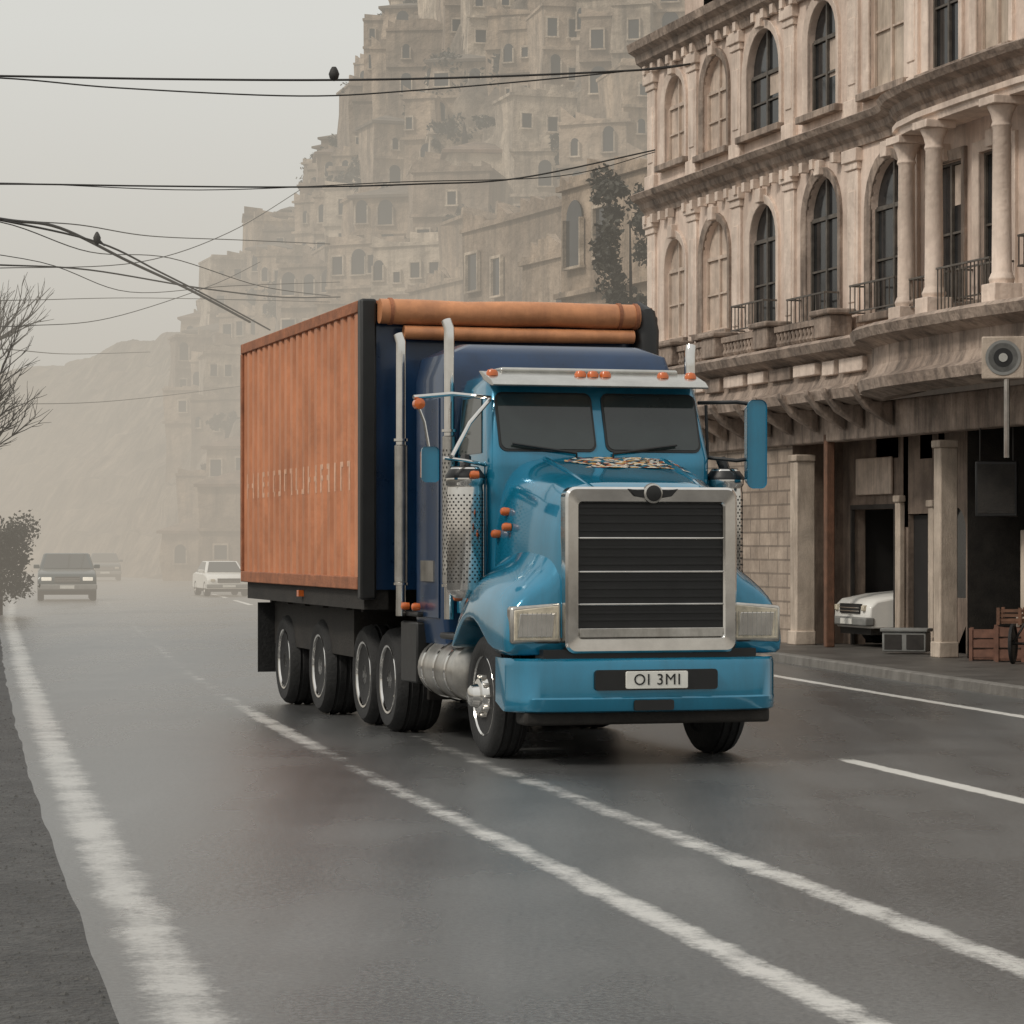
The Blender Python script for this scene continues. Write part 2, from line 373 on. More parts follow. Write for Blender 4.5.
# ------------------------------------------------------------------ houses
def ordn(n):
    return {1:'first',2:'second',3:'third',4:'fourth',5:'fifth',6:'sixth',7:'seventh',8:'eighth',9:'ninth',10:'tenth',11:'eleventh',12:'twelfth',13:'thirteenth',14:'fourteenth',15:'fifteenth'}.get(n,'%dth'%n)
_wc={}
def win_mesh(w,h,arch):
    k=(w,h,arch)
    if k in _wc: return _wc[k]
    mb=MB(); t=.07
    mb.cur=1
    mb.box(-w/2,w/2,-.02,.01,0,h)
    if arch: mb.prismy([(-w/2,h)]+[(w/2*math.cos(math.pi-a*math.pi/8),h+w*.5*math.sin(a*math.pi/8)) for a in range(1,8)]+[(w/2,h)],-.02,.01)
    mb.cur=0
    for a in ((-w/2-t,-w/2,0,h),(w/2,w/2+t,0,h),(-w/2-t*1.6,w/2+t*1.6,-t,0)): mb.box(a[0],a[1],-.12,.01,a[2],a[3])
    if not arch: mb.box(-w/2-t,w/2+t,-.12,.01,h,h+t*1.4)
    _wc[k]=mb.mesh('window',['hw2','winglass']); return _wc[k]
def house(w,d,h,kind,wm,ncol,nrow,root,below=6,ww=.75,wh=1.15,rnd=random,skip=.2):
    mb=MB(); rows=[]; nz=6
    for k in range(nz+1):
        zz=-below+(h+below)*k/nz; e=lambda: rnd.uniform(-.14,.14)
        rows.append([(-w/2+e(),e()*.3,zz),(-w/6+e(),e()*.25,zz+e()*.3),(w/6+e(),e()*.25,zz+e()*.3),(w/2+e(),e()*.3,zz),(w/2+e(),d,zz),(-w/2+e(),d,zz)])
    mb.grid(rows,cap=True,close=True)
    mb.build('wall','hw%d'%wm,root)
    r=MB()
    if kind=='hip':
        e=.25; rh=.16*min(w,d)+.2; i=min(w,d)/2
        r.box(-w/2-e,w/2+e,-e,d+e,h,h+.15)
        a=[(-w/2-e,-e,h+.15),(w/2+e,-e,h+.15),(w/2+e,d+e,h+.15),(-w/2-e,d+e,h+.15)]
        b=[(-w/2+i*.9,d/2,h+.15+rh),(w/2-i*.9,d/2,h+.15+rh)]
        if b[0][0]>b[1][0]: b=[(-.1,d/2,h+.15+rh),(.1,d/2,h+.15+rh)]
        r.add(a+b,[(0,1,5,4),(1,2,5),(2,3,4,5),(3,0,4)])
    else:
        r.box(-w/2-.12,w/2+.12,-.12,d+.12,h,h+.14)
        xx=-w/2
        while xx<w/2-.3:
            ww_=min(rnd.uniform(.4,1.4),w/2-xx); hh=rnd.uniform(.05,.7); r.add([(xx,-.05,h+.14),(xx+ww_,-.05,h+.14),(xx+ww_,.4,h+.14),(xx,.4,h+.14),(xx,-.03,h+.16+hh),(xx+ww_,-.03,h+.16+hh*rnd.random()),(xx+ww_,.3,h+.2),(xx,.3,h+.16+hh)],[(0,1,5,4),(1,2,6,5),(2,3,7,6),(3,0,4,7),(4,5,6,7)]); xx+=ww_
    r.build('roof',('roofa' if rnd.random()<.5 else 'roofb') if kind!='flat' else 'hw%d'%wm,root)
    sh=h/nrow
    for k in range(1,nrow): bx('string_course','hw%d'%wm,root,-w/2-.1,w/2+.1,-.2,.02,k*sh-.08,k*sh+.06)
    ar=rnd.random()<.6
    for rr in range(nrow):
        for cc in range(ncol):
            if rnd.random()<skip: continue
            s_=rnd.choice([.7,1,1,1.3])
            o=bpy.data.objects.new('window',win_mesh(round(ww*s_,3),round(wh*(s_ if s_<1 else 1),3),ar if rnd.random()<.8 else not ar)); COL.objects.link(o); o.parent=root
            o.location=(-w/2+w*(cc+.5)/ncol+rnd.uniform(-.15,.15),-.05,rr*sh+sh*rnd.uniform(.2,.34))
colname=['beige','tan','cream','brown','ochre']
nh=0
for ri,t in enumerate([.03,.09,.15,.21,.27,.33,.39,.45,.51,.57,.63,.69,.75,.81,.87,.93]):
    X=-26+random.uniform(0,2); cnt=0
    while X<16:
        w=random.choice([1.8,2.2,2.6,3.2,3.8,4.6]); Xc=X+w/2; tt=t+random.uniform(-.02,.02); Y=Yb(Xc)+tt*(Yr(Xc)-Yb(Xc)); z=hill(Xc,Y,False)
        px=512+F*Xc/Y; py=HZ-(z-CH)/Y*F
        edge=(px-160)<(lerp([(-60,260),(20,235),(150,165),(270,60),(400,20)],py)) # near the hill's left outline
        if 165<px<690 and py>-60 and not (250<px<640 and py>380) and random.random()<(.3 if edge else .93):
            cnt+=1; nh+=1
            kind=random.choice(['hip','flat','flat','flat']); wm=random.randrange(5); nr=1 if edge else (random.choice([1,2,2]) if tt<.8 else 1); h=nr*random.uniform(1.5,2.0)+.4
            lab='%s %s house, %s from left in %s hillside terrace from below'%(colname[wm],{'hip':'hip roofed','flat':'flat roofed'}[kind],ordn(cnt),ordn(ri+1))
            root=empty('hillside_house',(Xc,Y-1.9,z-random.uniform(.1,1.1)),random.uniform(-.5,.35),lab,'house','houses on the misty hillside')
            house(w,random.uniform(3,5),h,kind,wm,max(1,int(w/random.choice([.9,1.15,1.5]))),nr,root,ww=random.choice([.4,.5,.6]),wh=random.choice([.7,.9]))
        X+=w+random.choice([-.4,-.1,.1,.4,1.0])
FR=math.atan2(-.958,.287)
sy=66
for i,(w,h,kd,nc,nr,wm) in enumerate([(12,11.5,'flat',6,4,1),(10,10.5,'flat',5,3,0),(13,13,'flat',6,4,3),(11,10.5,'hip',4,3,2),(12,13,'flat',5,4,4)]):
    Yc=sy+w*.48; Xc=fA(Yc)+13.6+i*.5
    root=empty('street_building',(Xc,Yc,.13),FR+.11,'%s %s roofed street building, %s one beyond the ornate corner building'%(colname[wm],'hip' if kd=='hip' else 'flat',ordn(i+1)),'building','buildings along the misty street')
    house(w,9,h,kd,wm,nc,nr,root,below=.3,ww=.8,wh=1.3,skip=.12); sy+=w*.98+.6

# ------------------------------------------------------------------ main building
B=empty('corner_building',(7.55,41.3,.13),FR,'ornate weathered beige building with arched windows and stone balcony ledge above dark shopfronts','building')
ZC0,ZC1=8.45,8.9
def wall_open(mb,x0,x1,z0,z1,ops,y=0,dep=.13):
    ops=sorted(ops); cx=x0
    for (xc,w,zb,zt,arch) in ops:
        xl,xr=xc-w/2,xc+w/2
        mb.quad((cx,y,z0),(xl,y,z0),(xl,y,z1),(cx,y,z1))
        if zb>z0: mb.quad((xl,y,z0),(xr,y,z0),(xr,y,zb),(xl,y,zb))
        n=10 if arch else 1
        rr=w/2 if arch else 0; zs=zt-rr
        arc=[(xc-w/2*math.cos(math.pi*k/n),zs+rr*math.sin(math.pi*k/n)) for k in range(n+1)] if arch else [(xl,zt),(xr,zt)]
        for (a,b),(c,d) in zip(arc,arc[1:]):
            mb.quad((a,y,b),(c,y,d),(c,y,z1),(a,y,z1))
            mb.quad((a,y,b),(c,y,d),(c,y+dep,d),(a,y+dep,b))
        mb.quad((xl,y,zb),(xl,y+dep,zb),(xl,y+dep,zs),(xl,y,zs)); mb.quad((xr,y,zb),(xr,y+dep,zb),(xr,y+dep,zs),(xr,y,zs))
        mb.quad((xl,y,zb),(xr,y,zb),(xr,y+dep,zb),(xl,y+dep,zb))
        cx=xr
    mb.quad((cx,y,z0),(x1,y,z0),(x1,y,z1),(cx,y,z1))
XL,XRR=-16.6,8
f1=[(-15.0,1.2,5.85,7.85,True,'shutter'),(-12.75,1.35,5.85,7.95,True,'shutter'),(-10.3,1.3,5.7,8.0,True,'g'),(-7.55,1.4,5.6,8.15,True,'g'),(-4.75,1.5,5.6,8.1,True,'g'),(-2.6,1.1,5.5,7.75,False,'g'),(-.9,1.1,5.5,7.75,False,'g'),(1.2,1.2,5.8,8,True,'g'),(4,1.2,5.8,8,True,'g')]
f2=[(-15.0,1.15,9.4,11.1,True,'shutter'),(-12.75,1.25,9.3,11.1,True,'shutter'),(-10.3,1.6,9.35,11.2,True,'g'),(-7.55,1.25,9.3,11.2,True,'g'),(-4.85,1.4,9.3,11.25,False,'c'),(-2.7,1.1,9.25,11.25,False,'g'),(-1.0,1.1,9.25,11.25,False,'c'),(1.2,1.1,9.3,11.2,False,'g'),(4,1.1,9.3,11.2,False,'g')]
mb=MB()
wall_open(mb,XL,XRR,5.2,ZC0+.2,[a[:5] for a in f1]); wall_open(mb,XL,XRR,ZC1-.2,11.7,[a[:5] for a in f2])
mb.quad((XL,0,4.1),(XL,12,4.1),(XL,12,11.7),(XL,0,11.7)); mb.quad((XL,12,0),(XRR,12,0),(XRR,12,11.7),(XL,12,11.7)); mb.quad((XRR,0,0),(XRR,12,0),(XRR,12,11.7),(XRR,0,11.7))
mb.quad((XL,0,11.69),(XRR,0,11.69),(XRR,12,11.69),(XL,12,11.69)); mb.quad((XL,0.05,4.15),(XRR,0.05,4.15),(XRR,12,4.15),(XL,12,4.15))
mb.build('wall','plaster',B,smooth=20)
def arched(xc,w,zb,zt,arch,e=0):
    if not arch: return [(xc-w/2-e,zb),(xc+w/2+e,zb),(xc+w/2+e,zt+e),(xc-w/2-e,zt+e)]
    zs=zt-w/2
    return [(xc-w/2-e,zb),(xc+w/2+e,zb)]+[(xc+(w/2+e)*math.cos(math.pi*k/12),zs+(w/2+e)*math.sin(math.pi*k/12)) for k in range(13)]
random.seed(17)
for (xc,w,zb,zt,arch,k) in f1+f2:
    g=MB(); p=arched(xc,w,zb,zt,arch); g.quad(*[(a,.12,b) for a,b in p])
    pane=g.build('window',{'g':'winglass','c':'cream','shutter':'shutter'}[k],B)
    fr=MB(); t=.05; zs=zt-(w/2 if arch else 0)
    fr.box(xc-w/2,xc-w/2+t,.07,.115,zb,zs); fr.box(xc+w/2-t,xc+w/2,.07,.115,zb,zs); fr.box(xc-.03,xc+.03,.07,.117,zb,zt-.03); fr.box(xc-w/2+t,xc+w/2-t,.075,.113,zs-.04,zs+.03); fr.box(xc-w/2+t,xc+w/2-t,.077,.111,zb,zb+.07); fr.box(xc-w/2+t,xc+w/2-t,.08,.107,zb+(zs-zb)*.5,zb+(zs-zb)*.5+.035)
    fr.build('window_frame','shutter' if k!='g' else 'railm',pane)
    if k=='g':
        zc=zb+(zs-zb)*random.choice([.45,.6,.0,.7]); s_=random.choice([-1,1])
        if zc>zb: bx('curtain','shutter',pane,xc-w/2+t if s_<0 else xc+.04,xc-.04 if s_<0 else xc+w/2-t,.1165,.1185,zc,zs-.05)
    s=MB(); out=arched(xc,w,zb,zt,arch,.17); inn=arched(xc,w,zb,zt,arch,.0)
    o2=out[1:]+[out[0]]; i2=inn[1:]+[inn[0]]
    for (a,b,c,d) in zip(o2,o2[1:],i2,i2[1:]):
        s.quad((a[0],-.06,a[1]),(b[0],-.06,b[1]),(d[0],-.03,d[1]),(c[0],-.03,c[1])); s.quad((a[0],-.06,a[1]),(b[0],-.06,b[1]),(b[0],.01,b[1]),(a[0],.01,a[1])); s.quad((c[0],-.03,c[1]),(d[0],-.03,d[1]),(d[0],.02,d[1]),(c[0],.02,c[1]))
    s.build('window_surround','trim' if random.random()<.7 else 'ledge',pane,bevel=.01)
    bx('keystone','trim',pane,xc-.12,xc+.12,-.13,.01,zt+.02,zt+.28,.015)
    s=MB(); s.box(xc-w/2-.24,xc+w/2+.24,-.16,.02,zb-.13,zb-.003); s.build('sill','ledge',pane,bevel=.012)
    if k!='shutter' and zb<7:
        rl=MB(); rl.box(xc-w/2-.15,xc+w/2+.15,-.335,-.305,zb+.46,zb+.49); rl.box(xc-w/2-.15,xc+w/2+.15,-.335,-.305,zb+.02,zb+.045)
        n=9
        for q in range(n+1):
            xx=xc-w/2-.13+(w+.26)*q/n; rl.box(xx-.008,xx+.008,-.328,-.312,zb+.045,zb+.46)
        for xx in (xc-w/2-.15,xc+w/2+.12): rl.box(xx,xx+.03,-.305,0,zb+.46,zb+.49); rl.box(xx,xx+.03,-.305,0,zb+.02,zb+.045)
        rl.build('railing','railm',pane)
for x in (-16.3,-13.9,-11.55,-8.95,-6.15,-3.8):
    for z0,z1 in ((5.25,ZC0-.02),(ZC1+.02,11.35)):
        p=MB(); w=.22
        p.box(x-w,x+w,-.06,.01,z0+.35,z1-.35); p.box(x-w-.06,x+w+.06,-.10,.01,z0,z0+.35); p.box(x-w-.04,x+w+.04,-.09,.01,z1-.35,z1-.22); p.box(x-w-.09,x+w+.09,-.13,.01,z1-.22,z1)
        p.box(x-w+.08,x+w-.08,-.08,-.05,z0+.6,z1-.7)
        p.build('pilaster','trim',B,bevel=.02)
bow=[(XL-.05,0),(-4.6,0),(-4.1,-.08),(-3.7,-.27),(-3.2,-.43),(-2.2,-.56),(-.6,-.6),(1.2,-.58),(2.6,-.43),(3.4,-.2),(4,0),(XRR,0)]
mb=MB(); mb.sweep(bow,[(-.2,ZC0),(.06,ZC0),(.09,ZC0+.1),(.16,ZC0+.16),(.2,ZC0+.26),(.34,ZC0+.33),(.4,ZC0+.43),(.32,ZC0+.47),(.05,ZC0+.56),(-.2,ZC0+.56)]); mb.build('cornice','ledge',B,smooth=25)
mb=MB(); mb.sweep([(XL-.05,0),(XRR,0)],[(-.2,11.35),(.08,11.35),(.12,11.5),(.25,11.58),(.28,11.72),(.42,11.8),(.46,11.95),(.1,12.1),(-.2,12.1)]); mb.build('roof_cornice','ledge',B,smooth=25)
mb=MB(); wall_open(mb,XL+1.2,XRR,11.9,14.4,[(x,1.0,12.6,13.9,False) for x in (-12.75,-10.3,-7.55,-4.85,-2.7)],y=.35)
mb.quad((XL+1.2,.35,11.9),(XL+1.2,11.5,11.9),(XL+1.2,11.5,14.4),(XL+1.2,.35,14.4)); mb.quad((XL+1.2,.35,14.4),(XRR,.35,14.4),(XRR,11.5,14.4),(XL+1.2,11.5,14.4)); mb.build('attic_wall','plaster',B,smooth=20)
for x in (-12.75,-10.3,-7.55,-4.85,-2.7): MB().quad((x-.5,.47,12.6),(x+.5,.47,12.6),(x+.5,.47,13.9),(x-.5,.47,13.9)).build('window','winglass',B)
mb=MB(); mb.sweep([(XL+1.15,.35),(XRR,.35)],[(-.2,14.2),(.1,14.2),(.3,14.4),(.35,14.55),(-.2,14.6)]); mb.build('attic_cornice','ledge',B,smooth=25)
den=None
x=XL+.1
while x<-4.8:
    for zz in (ZC0-.16,11.34):
        if den is None: den=MB().box(0,.15,-.17,-.03,0,.17).build('dentil','trim',B); den.location=(x,0,zz)
        elif random.random()<.88: inst(den,B,(x,0,zz))
    x+=.46
bw=[(p[0],p[1]*1.2) for p in bow]
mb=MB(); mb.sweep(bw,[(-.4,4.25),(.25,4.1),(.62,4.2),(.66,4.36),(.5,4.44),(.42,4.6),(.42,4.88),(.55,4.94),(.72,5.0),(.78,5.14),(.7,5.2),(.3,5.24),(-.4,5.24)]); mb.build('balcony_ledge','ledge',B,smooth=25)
random.seed(3)
x=XL+.2
while x<-4.7:
    w=random.choice([.5,.75,.95]); bx('relief_block','trim' if random.random()<.5 else 'ledge',B,x,x+w,-.47-random.random()*.08,-.40,4.6+random.random()*.06,4.86,.02)
    mb=MB(); mb.prismx([(-.40,4.12),(-.75,4.4),(-.75,4.3),(-.66,4.18),(-.52,4.0),(-.05,3.72),(-.05,4.12)],x+w+.02,x+w+.2); mb.build('bracket','ledge',B,bevel=.02)
    x+=w+.24
for x in (-16.1,-13.9,-11.55,-8.95,-6.15):
    mb=MB(); mb.box(x-.35,x+.35,-.62,-.2,5.243,5.62); mb.box(x-.42,x+.42,-.68,-.15,5.62,5.72); mb.build('plinth','ledge',B,bevel=.03)
for x0,x1 in ((-15.7,-14.3),(-13.5,-12),(-11.1,-9.4),(-8.5,-6.6)):
    mb=MB(); mb.box(x0,x1,-.52,-.4,5.5,5.6)
    n=int((x1-x0)/.16)
    for q in range(n):
        xx=x0+(q+.5)*(x1-x0)/n; mb.lathe([(.035,5.243),(.06,5.3),(.03,5.38),(.05,5.46),(.03,5.502)],(xx,-.46,0),'z',6)
    mb.build('balustrade','ledge',B)
for x,y in ((-3.45,-.3),(-1.8,-.6),(.6,-.66)):
    c=MB(); c.lathe([(.17,5.55),(.19,5.62),(.155,5.7),(.145,5.72),(.13,7.8),(.155,7.84),(.135,7.9),(.16,8.0),(.22,8.13)],(x,y,0),'z',18); c.box(x-.22,x+.22,y-.22,y+.22,5.246,5.55); c.box(x-.25,x+.25,y-.25,y+.25,8.13,8.25); c.build('column','trim',B,bevel=.01)
mb=MB(); mb.sweep([(p[0],p[1]) for p in bow[2:-2]],[(-.5,8.25),(.08,8.25),(.1,8.34),(.15,8.36),(.15,8.447),(-.5,8.447)]); mb.build('entablature','trim',B,smooth=25)
mb=MB(); mb.box(-1.5,.3,-.715,-.685,5.95,5.98); mb.box(-1.5,.3,-.715,-.685,5.3,5.33)
for q in range(15): mb.box(-1.468+q*.125,-1.452+q*.125,-.708,-.692,5.33,5.95)
mb.build('railing','railm',B)
# ground floor
mb=MB()
wall_open(mb,XL,-9.2,0,4.149,[(-13.2,1.6,.5,2.9,True)],y=.12)
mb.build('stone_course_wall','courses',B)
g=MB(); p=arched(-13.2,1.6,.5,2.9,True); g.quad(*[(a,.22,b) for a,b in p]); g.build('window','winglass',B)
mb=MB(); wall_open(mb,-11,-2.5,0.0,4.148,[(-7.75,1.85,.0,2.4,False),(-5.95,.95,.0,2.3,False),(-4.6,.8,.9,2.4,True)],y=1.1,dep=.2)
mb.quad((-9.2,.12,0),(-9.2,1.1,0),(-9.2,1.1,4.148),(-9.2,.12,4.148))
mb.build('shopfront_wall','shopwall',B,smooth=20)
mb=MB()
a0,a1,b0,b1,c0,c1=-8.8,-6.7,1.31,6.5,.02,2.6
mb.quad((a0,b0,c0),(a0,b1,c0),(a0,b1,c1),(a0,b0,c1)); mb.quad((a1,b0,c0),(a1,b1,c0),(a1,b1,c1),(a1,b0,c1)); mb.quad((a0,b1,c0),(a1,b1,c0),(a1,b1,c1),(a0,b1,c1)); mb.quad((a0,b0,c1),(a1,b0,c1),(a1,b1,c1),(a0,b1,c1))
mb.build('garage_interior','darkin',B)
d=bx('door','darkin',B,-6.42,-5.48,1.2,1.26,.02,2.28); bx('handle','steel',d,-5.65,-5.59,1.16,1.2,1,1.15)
bx('window','winglass',B,-5.0,-4.2,1.2,1.26,.9,2.38)
mb=MB(); mb.box(-8.7,-8.64,1.02,1.08,0,2.45); mb.box(-6.86,-6.8,1.02,1.08,0,2.45); mb.box(-8.7,-6.8,1.02,1.08,2.4,2.48); mb.build('garage_frame','iron',B)
bx('panel','shutter',B,-8.5,-7.0,1.03,1.09,2.65,3.3,.02)
for x,w,y0,y1,zt in ((-8.75,.16,-.05,.3,3.25),(-2.86,.13,-.05,.25,3.3),(-6.62,.1,.98,1.09,2.5),(-5.3,.1,.98,1.09,2.4)):
    p=MB(); p.box(x-w,x+w,y0,y1,0,zt); p.box(x-w-.04,x+w+.04,y0-.04,y1+.0,0,.25); p.box(x-w-.03,x+w+.03,y0-.03,y1,zt,zt+.12); p.build('pillar','cream',B,bevel=.02)
bx('post','postm',B,-7.52,-7.38,.0,.16,0,3.7,.02)
bx('lintel','ledge',B,XL,XRR,.0,.3,3.55,4.148,.03)
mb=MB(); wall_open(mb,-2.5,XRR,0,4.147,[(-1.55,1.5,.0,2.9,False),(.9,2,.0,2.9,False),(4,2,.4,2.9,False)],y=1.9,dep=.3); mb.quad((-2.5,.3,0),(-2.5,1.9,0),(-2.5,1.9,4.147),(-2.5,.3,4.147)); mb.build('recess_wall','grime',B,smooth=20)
for a,b,c in ((-2.3,-.8,0),(-.1,1.9,0),(3,5,.4)): bx('shop_window','winglass',B,a,b,2.15,2.19,c,2.9)
p=MB(); p.box(-1.5,-.1,.7,1.0,.7,2.0); p.box(-1.55,-.05,.65,1.03,.0,.7); p.build('side_wall','cream',B,bevel=.02)
cs,sn=math.cos(FR),math.sin(FR)
def bl(x,y,z=0): return (7.55+x*cs-y*sn,41.3+x*sn+y*cs,.13+z)
s=empty('hanging_sign',bl(2.82,-1.75,4.11),R(-10),'square pale sign plate with a dark ringed disc, at the right of the balcony ledge','sign')
bx('sign_plate','cream',s,-.29,.29,0,.1,-.08,.5,.02)
mb=MB(); mb.lathe([(.24,-.012),(.24,.0),(.2,.0),(.2,-.012)],(0,0,.21),'y',28); mb.build('emblem_ring','grey',s)
mb=MB(); mb.lathe([(.13,-.014),(.13,0)],(0,0,.21),'y',24); mb.build('emblem_disc','black',s)
mb=MB(); mb.lathe([(.06,-.03),(.06,-.013)],(0,0,.21),'y',20); mb.build('emblem_centre','silver',s)
mb=MB(); mb.tube([(.05,.05,-.08),(.05,.05,-1.15)],.04); mb.build('pole','steel',s)
mb=MB(); mb.tube([(.0,.1,.3),(.55,.65,.34)],.025); mb.build('bracket_arm','iron',s)
s=empty('shop_sign',bl(-1.3,.2,2.2),R(-16),'dark boxy sign board hanging in the shop entrance at the right edge','sign')
bx('sign_board','black',s,-.32,.32,0,.16,0,.85,.02); bx('sign_face','grime',s,-.28,.28,-.012,-.001,.05,.8)
for q in (-.25,.25): MB().tube([(q,.08,.85),(q,.08,1.6)],.015).build('hanger','iron',s)
def crate(x,y,z,w,h,label,m,rz=0):
    c=empty('crate',bl(x,y,z),rz,label,'crate')
    bx('base',m,c,-w/2,w/2,.01,.39,.02,.05)
    for q in range(3):
        z0=.05+q*(h-.05)/3; z1=z0+(h-.05)/3-.03
        mb=MB(); rows=[[(a,b,zz) for a,b in ((-w/2,0),(w/2,0),(w/2,.4),(-w/2,.4),(-w/2,0))] for zz in (z0,z1)]
        rows.append([(a*.96,.2+(b-.2)*.96,zz) for (a,b,zz) in rows[1]]); rows.append([(a*.96,.2+(b-.2)*.96,z0) for (a,b,zz) in rows[0]])
        mb.grid(rows); mb.build('slat_band',m,c)
    for xx in (-w/2-.01,w/2-.04):
        for yy in (-.022,.402): bx('corner_post',m,c,xx,xx+.05,yy,yy+.02,0,h)
    return c
crate(-1.55,.1,0,.4,.5,'reddish slatted crate on the pavement nearest the dark shop entrance','crate',R(-12))
crate(-1.05,.3,0,.42,.55,'taller reddish slatted crate standing beside the smaller one at the right edge','crate',R(-8))
crate(-1.07,.3,.56,.36,.26,'small brown slatted crate on top of the taller red crate','postm',R(-20))
u=empty('utility_box',bl(-4.2,.0,0),R(-20),'low grey metal box standing on the pavement in front of the shop door','box')
bx('body','grey',u,-.36,.36,0,.4,.04,.36,.02); bx('lid','grey',u,-.39,.39,-.03,.43,.362,.42,.015)
for q in (-.32,.04): bx('panel','iron',u,q,q+.28,-.012,-.001,.08,.32)

# ------------------------------------------------------------------ wheels
def wheel(parent,u,v,side,r=.54,w=.3,style='front',rimm='chrome'):
    mb=MB(); q=w/2
    if style=='front': pr=[(r*.68,q-.03),(r*.65,q-.005),(r*.61,q-.04),(r*.56,q-.08),(r*.34,q-.03),(r*.3,q+.0),(r*.28,q+.04),(r*.2,q+.05),(r*.17,q+.11),(r*.12,q+.13),(.001,q+.13)]
    elif style=='rear': pr=[(r*.68,q-.02),(r*.66,q+.004),(r*.62,q+.0),(r*.58,q-.05),(r*.54,q-.2),(r*.3,q-.2),(r*.28,q-.12),(r*.2,q-.1),(r*.18,q-.02),(.001,q-.02)]
    else: pr=[(r*.66,q-.02),(r*.62,q-.01),(r*.56,q-.05),(r*.3,q-.02),(r*.15,q-.0),(.001,q)]
    mb.lathe([(r*.6,-q+.03)]+pr,(u,v,r),'x',28,side)
    o=mb.build('wheel',rimm,parent)
    if style!='car':
        mb=MB()
        for k in range(10):
            a=k*math.pi/5; rr=r*(.325 if style=='front' else .4); h=q+.02 if style=='front' else q-.17
            mb.lathe([(.02,h-.1),(.02,h),(.012,h+.012)],(u,v+rr*math.cos(a),r+rr*math.sin(a)),'x',6,side)
        mb.lathe([(r*.385,q-.2),(r*.385,q-.19 if style=='rear' else q-.06),(r*.415,q-.19 if style=='rear' else q-.065),(r*.415,q-.2)],(u,v,r),'x',28,side)
        mb.build('lug_nuts','steel',o)
        if style=='front':
            mb=MB()
            for k in range(10):
                a=(k+.5)*math.pi/5; rr=r*.46; mb.lathe([(.03,q-.1),(.034,q-.053),(.001,q-.052)],(u,v+rr*math.cos(a),r+rr*math.sin(a)),'x',12,side)
            mb.build('hand_holes','black',o)
    t=MB(); t.lathe([(r*.62,-q+.02),(r*.66,-q),(r*.88,-q-.008),(r*.96,-q*.86),(r*.995,-q*.6),(r,-q*.58),(r*.975,-q*.52),(r*.975,-q*.44),(r,-q*.4),(r,-q*.1),(r*.975,-q*.06),(r*.975,q*.06),(r,q*.1),(r,q*.4),(r*.975,q*.44),(r*.975,q*.52),(r,q*.58),(r*.995,q*.6),(r*.96,q*.86),(r*.88,q+.008),(r*.69,q),(r*.64,q-.02)],(u,v,r),'x',44,side)
    t.build('tyre','rubber',o); return o

# ------------------------------------------------------------------ tractor
TY=R(15.9)
T=empty('truck',(.86,25.4,0),TY,'blue long nosed semi truck with chrome grille and orange roof markers, on the wet road','truck')
HN=5.5
def hoodp(v):
    hw=lerp([(-1.2,.765),(-1.12,.80),(-.7,.885),(-.2,.955),(.25,1.01)],v); zt=lerp([(-1.2,2.37),(-1.12,2.43),(-.7,2.53),(-.2,2.63),(.25,2.72)],v); return hw,zt
def hoodz(u,v):
    hw,zt=hoodp(v); return 1.1+(zt-1.1)*(max(0,1-(abs(u)/hw)**HN))**(1/HN)
mb=MB(); rows=[]
for i in range(16):
    v=-1.2+i*1.45/15; hw,zt=hoodp(v); row=[]
    for j in range(49):
        a=math.pi*j/48; c,s_=math.cos(a),math.sin(a)
        row.append((hw*math.copysign(abs(c)**(2/HN),c),v,1.1+(zt-1.1)*abs(s_)**(2/HN)))
    rows.append(row)
mb.grid(rows,cap=True); hood=mb.build('hood','blue',T,smooth=50)
mb=MB(); rows=[]
for i in range(8):
    v=-.42+i*.55/7; w0=-.34+.1*math.sin(i*1.1); w1=.66+.08*math.sin(i*1.7+1)
    rows.append([(w0+j*(w1-w0)/14,v+.03*math.sin(j*1.3),hoodz(w0+j*(w1-w0)/14,v)+.006) for j in range(15)])
mb.grid(rows); mb.build('hood_decoration','ornament',hood)
for s_ in (-1,1):
    mb=MB(); mb.tube([(s_*.5,-1.15,hoodz(.5,-1.15)+.0),(s_*.53,-.5,hoodz(.53,-.5)+.005),(s_*.56,.1,hoodz(.56,.1)+.005)],.022,6); mb.build('hood_crease','blue',hood)
def fender(sd):
    mb=MB(); rows=[]
    for v,t,ex,bl_ in ((.74,1.12,.0,.3),(.67,1.30,.0,.4),(.5,1.48,.0,.5),(.25,1.60,0.01,.58),(0,1.65,0.02,.6),(-.3,1.66,0.02,.6),(-.6,1.64,0.01,.55),(-.85,1.58,0,.5),(-1.0,1.53,-.005,.45),(-1.1,1.48,-.015,.38),(-1.15,1.45,-.05,.3)):
        wb=.57+math.sqrt(max(0,.7**2-v*v)) if abs(v)<.6 else .95
        wb=max(.93,wb) if v<0 else max(.72 if v>.6 else .9,wb)
        pts=[(.62,t+bl_),(.80,t+bl_*.62),(.90,t+bl_*.3),(1.02,t+.06),(1.14,t-.03),(1.235,t-.14),(1.28,max(t-.34,wb+.03)),(1.285,wb),(1.2,wb),(.6,wb)]
        rows.append([(sd*(a+ex),v,b) for a,b in pts])
    mb.grid(rows,cap=True); return mb.build('fender','blue',T,smooth=60,sub=1)
fd=[fender(-1),fender(1)]
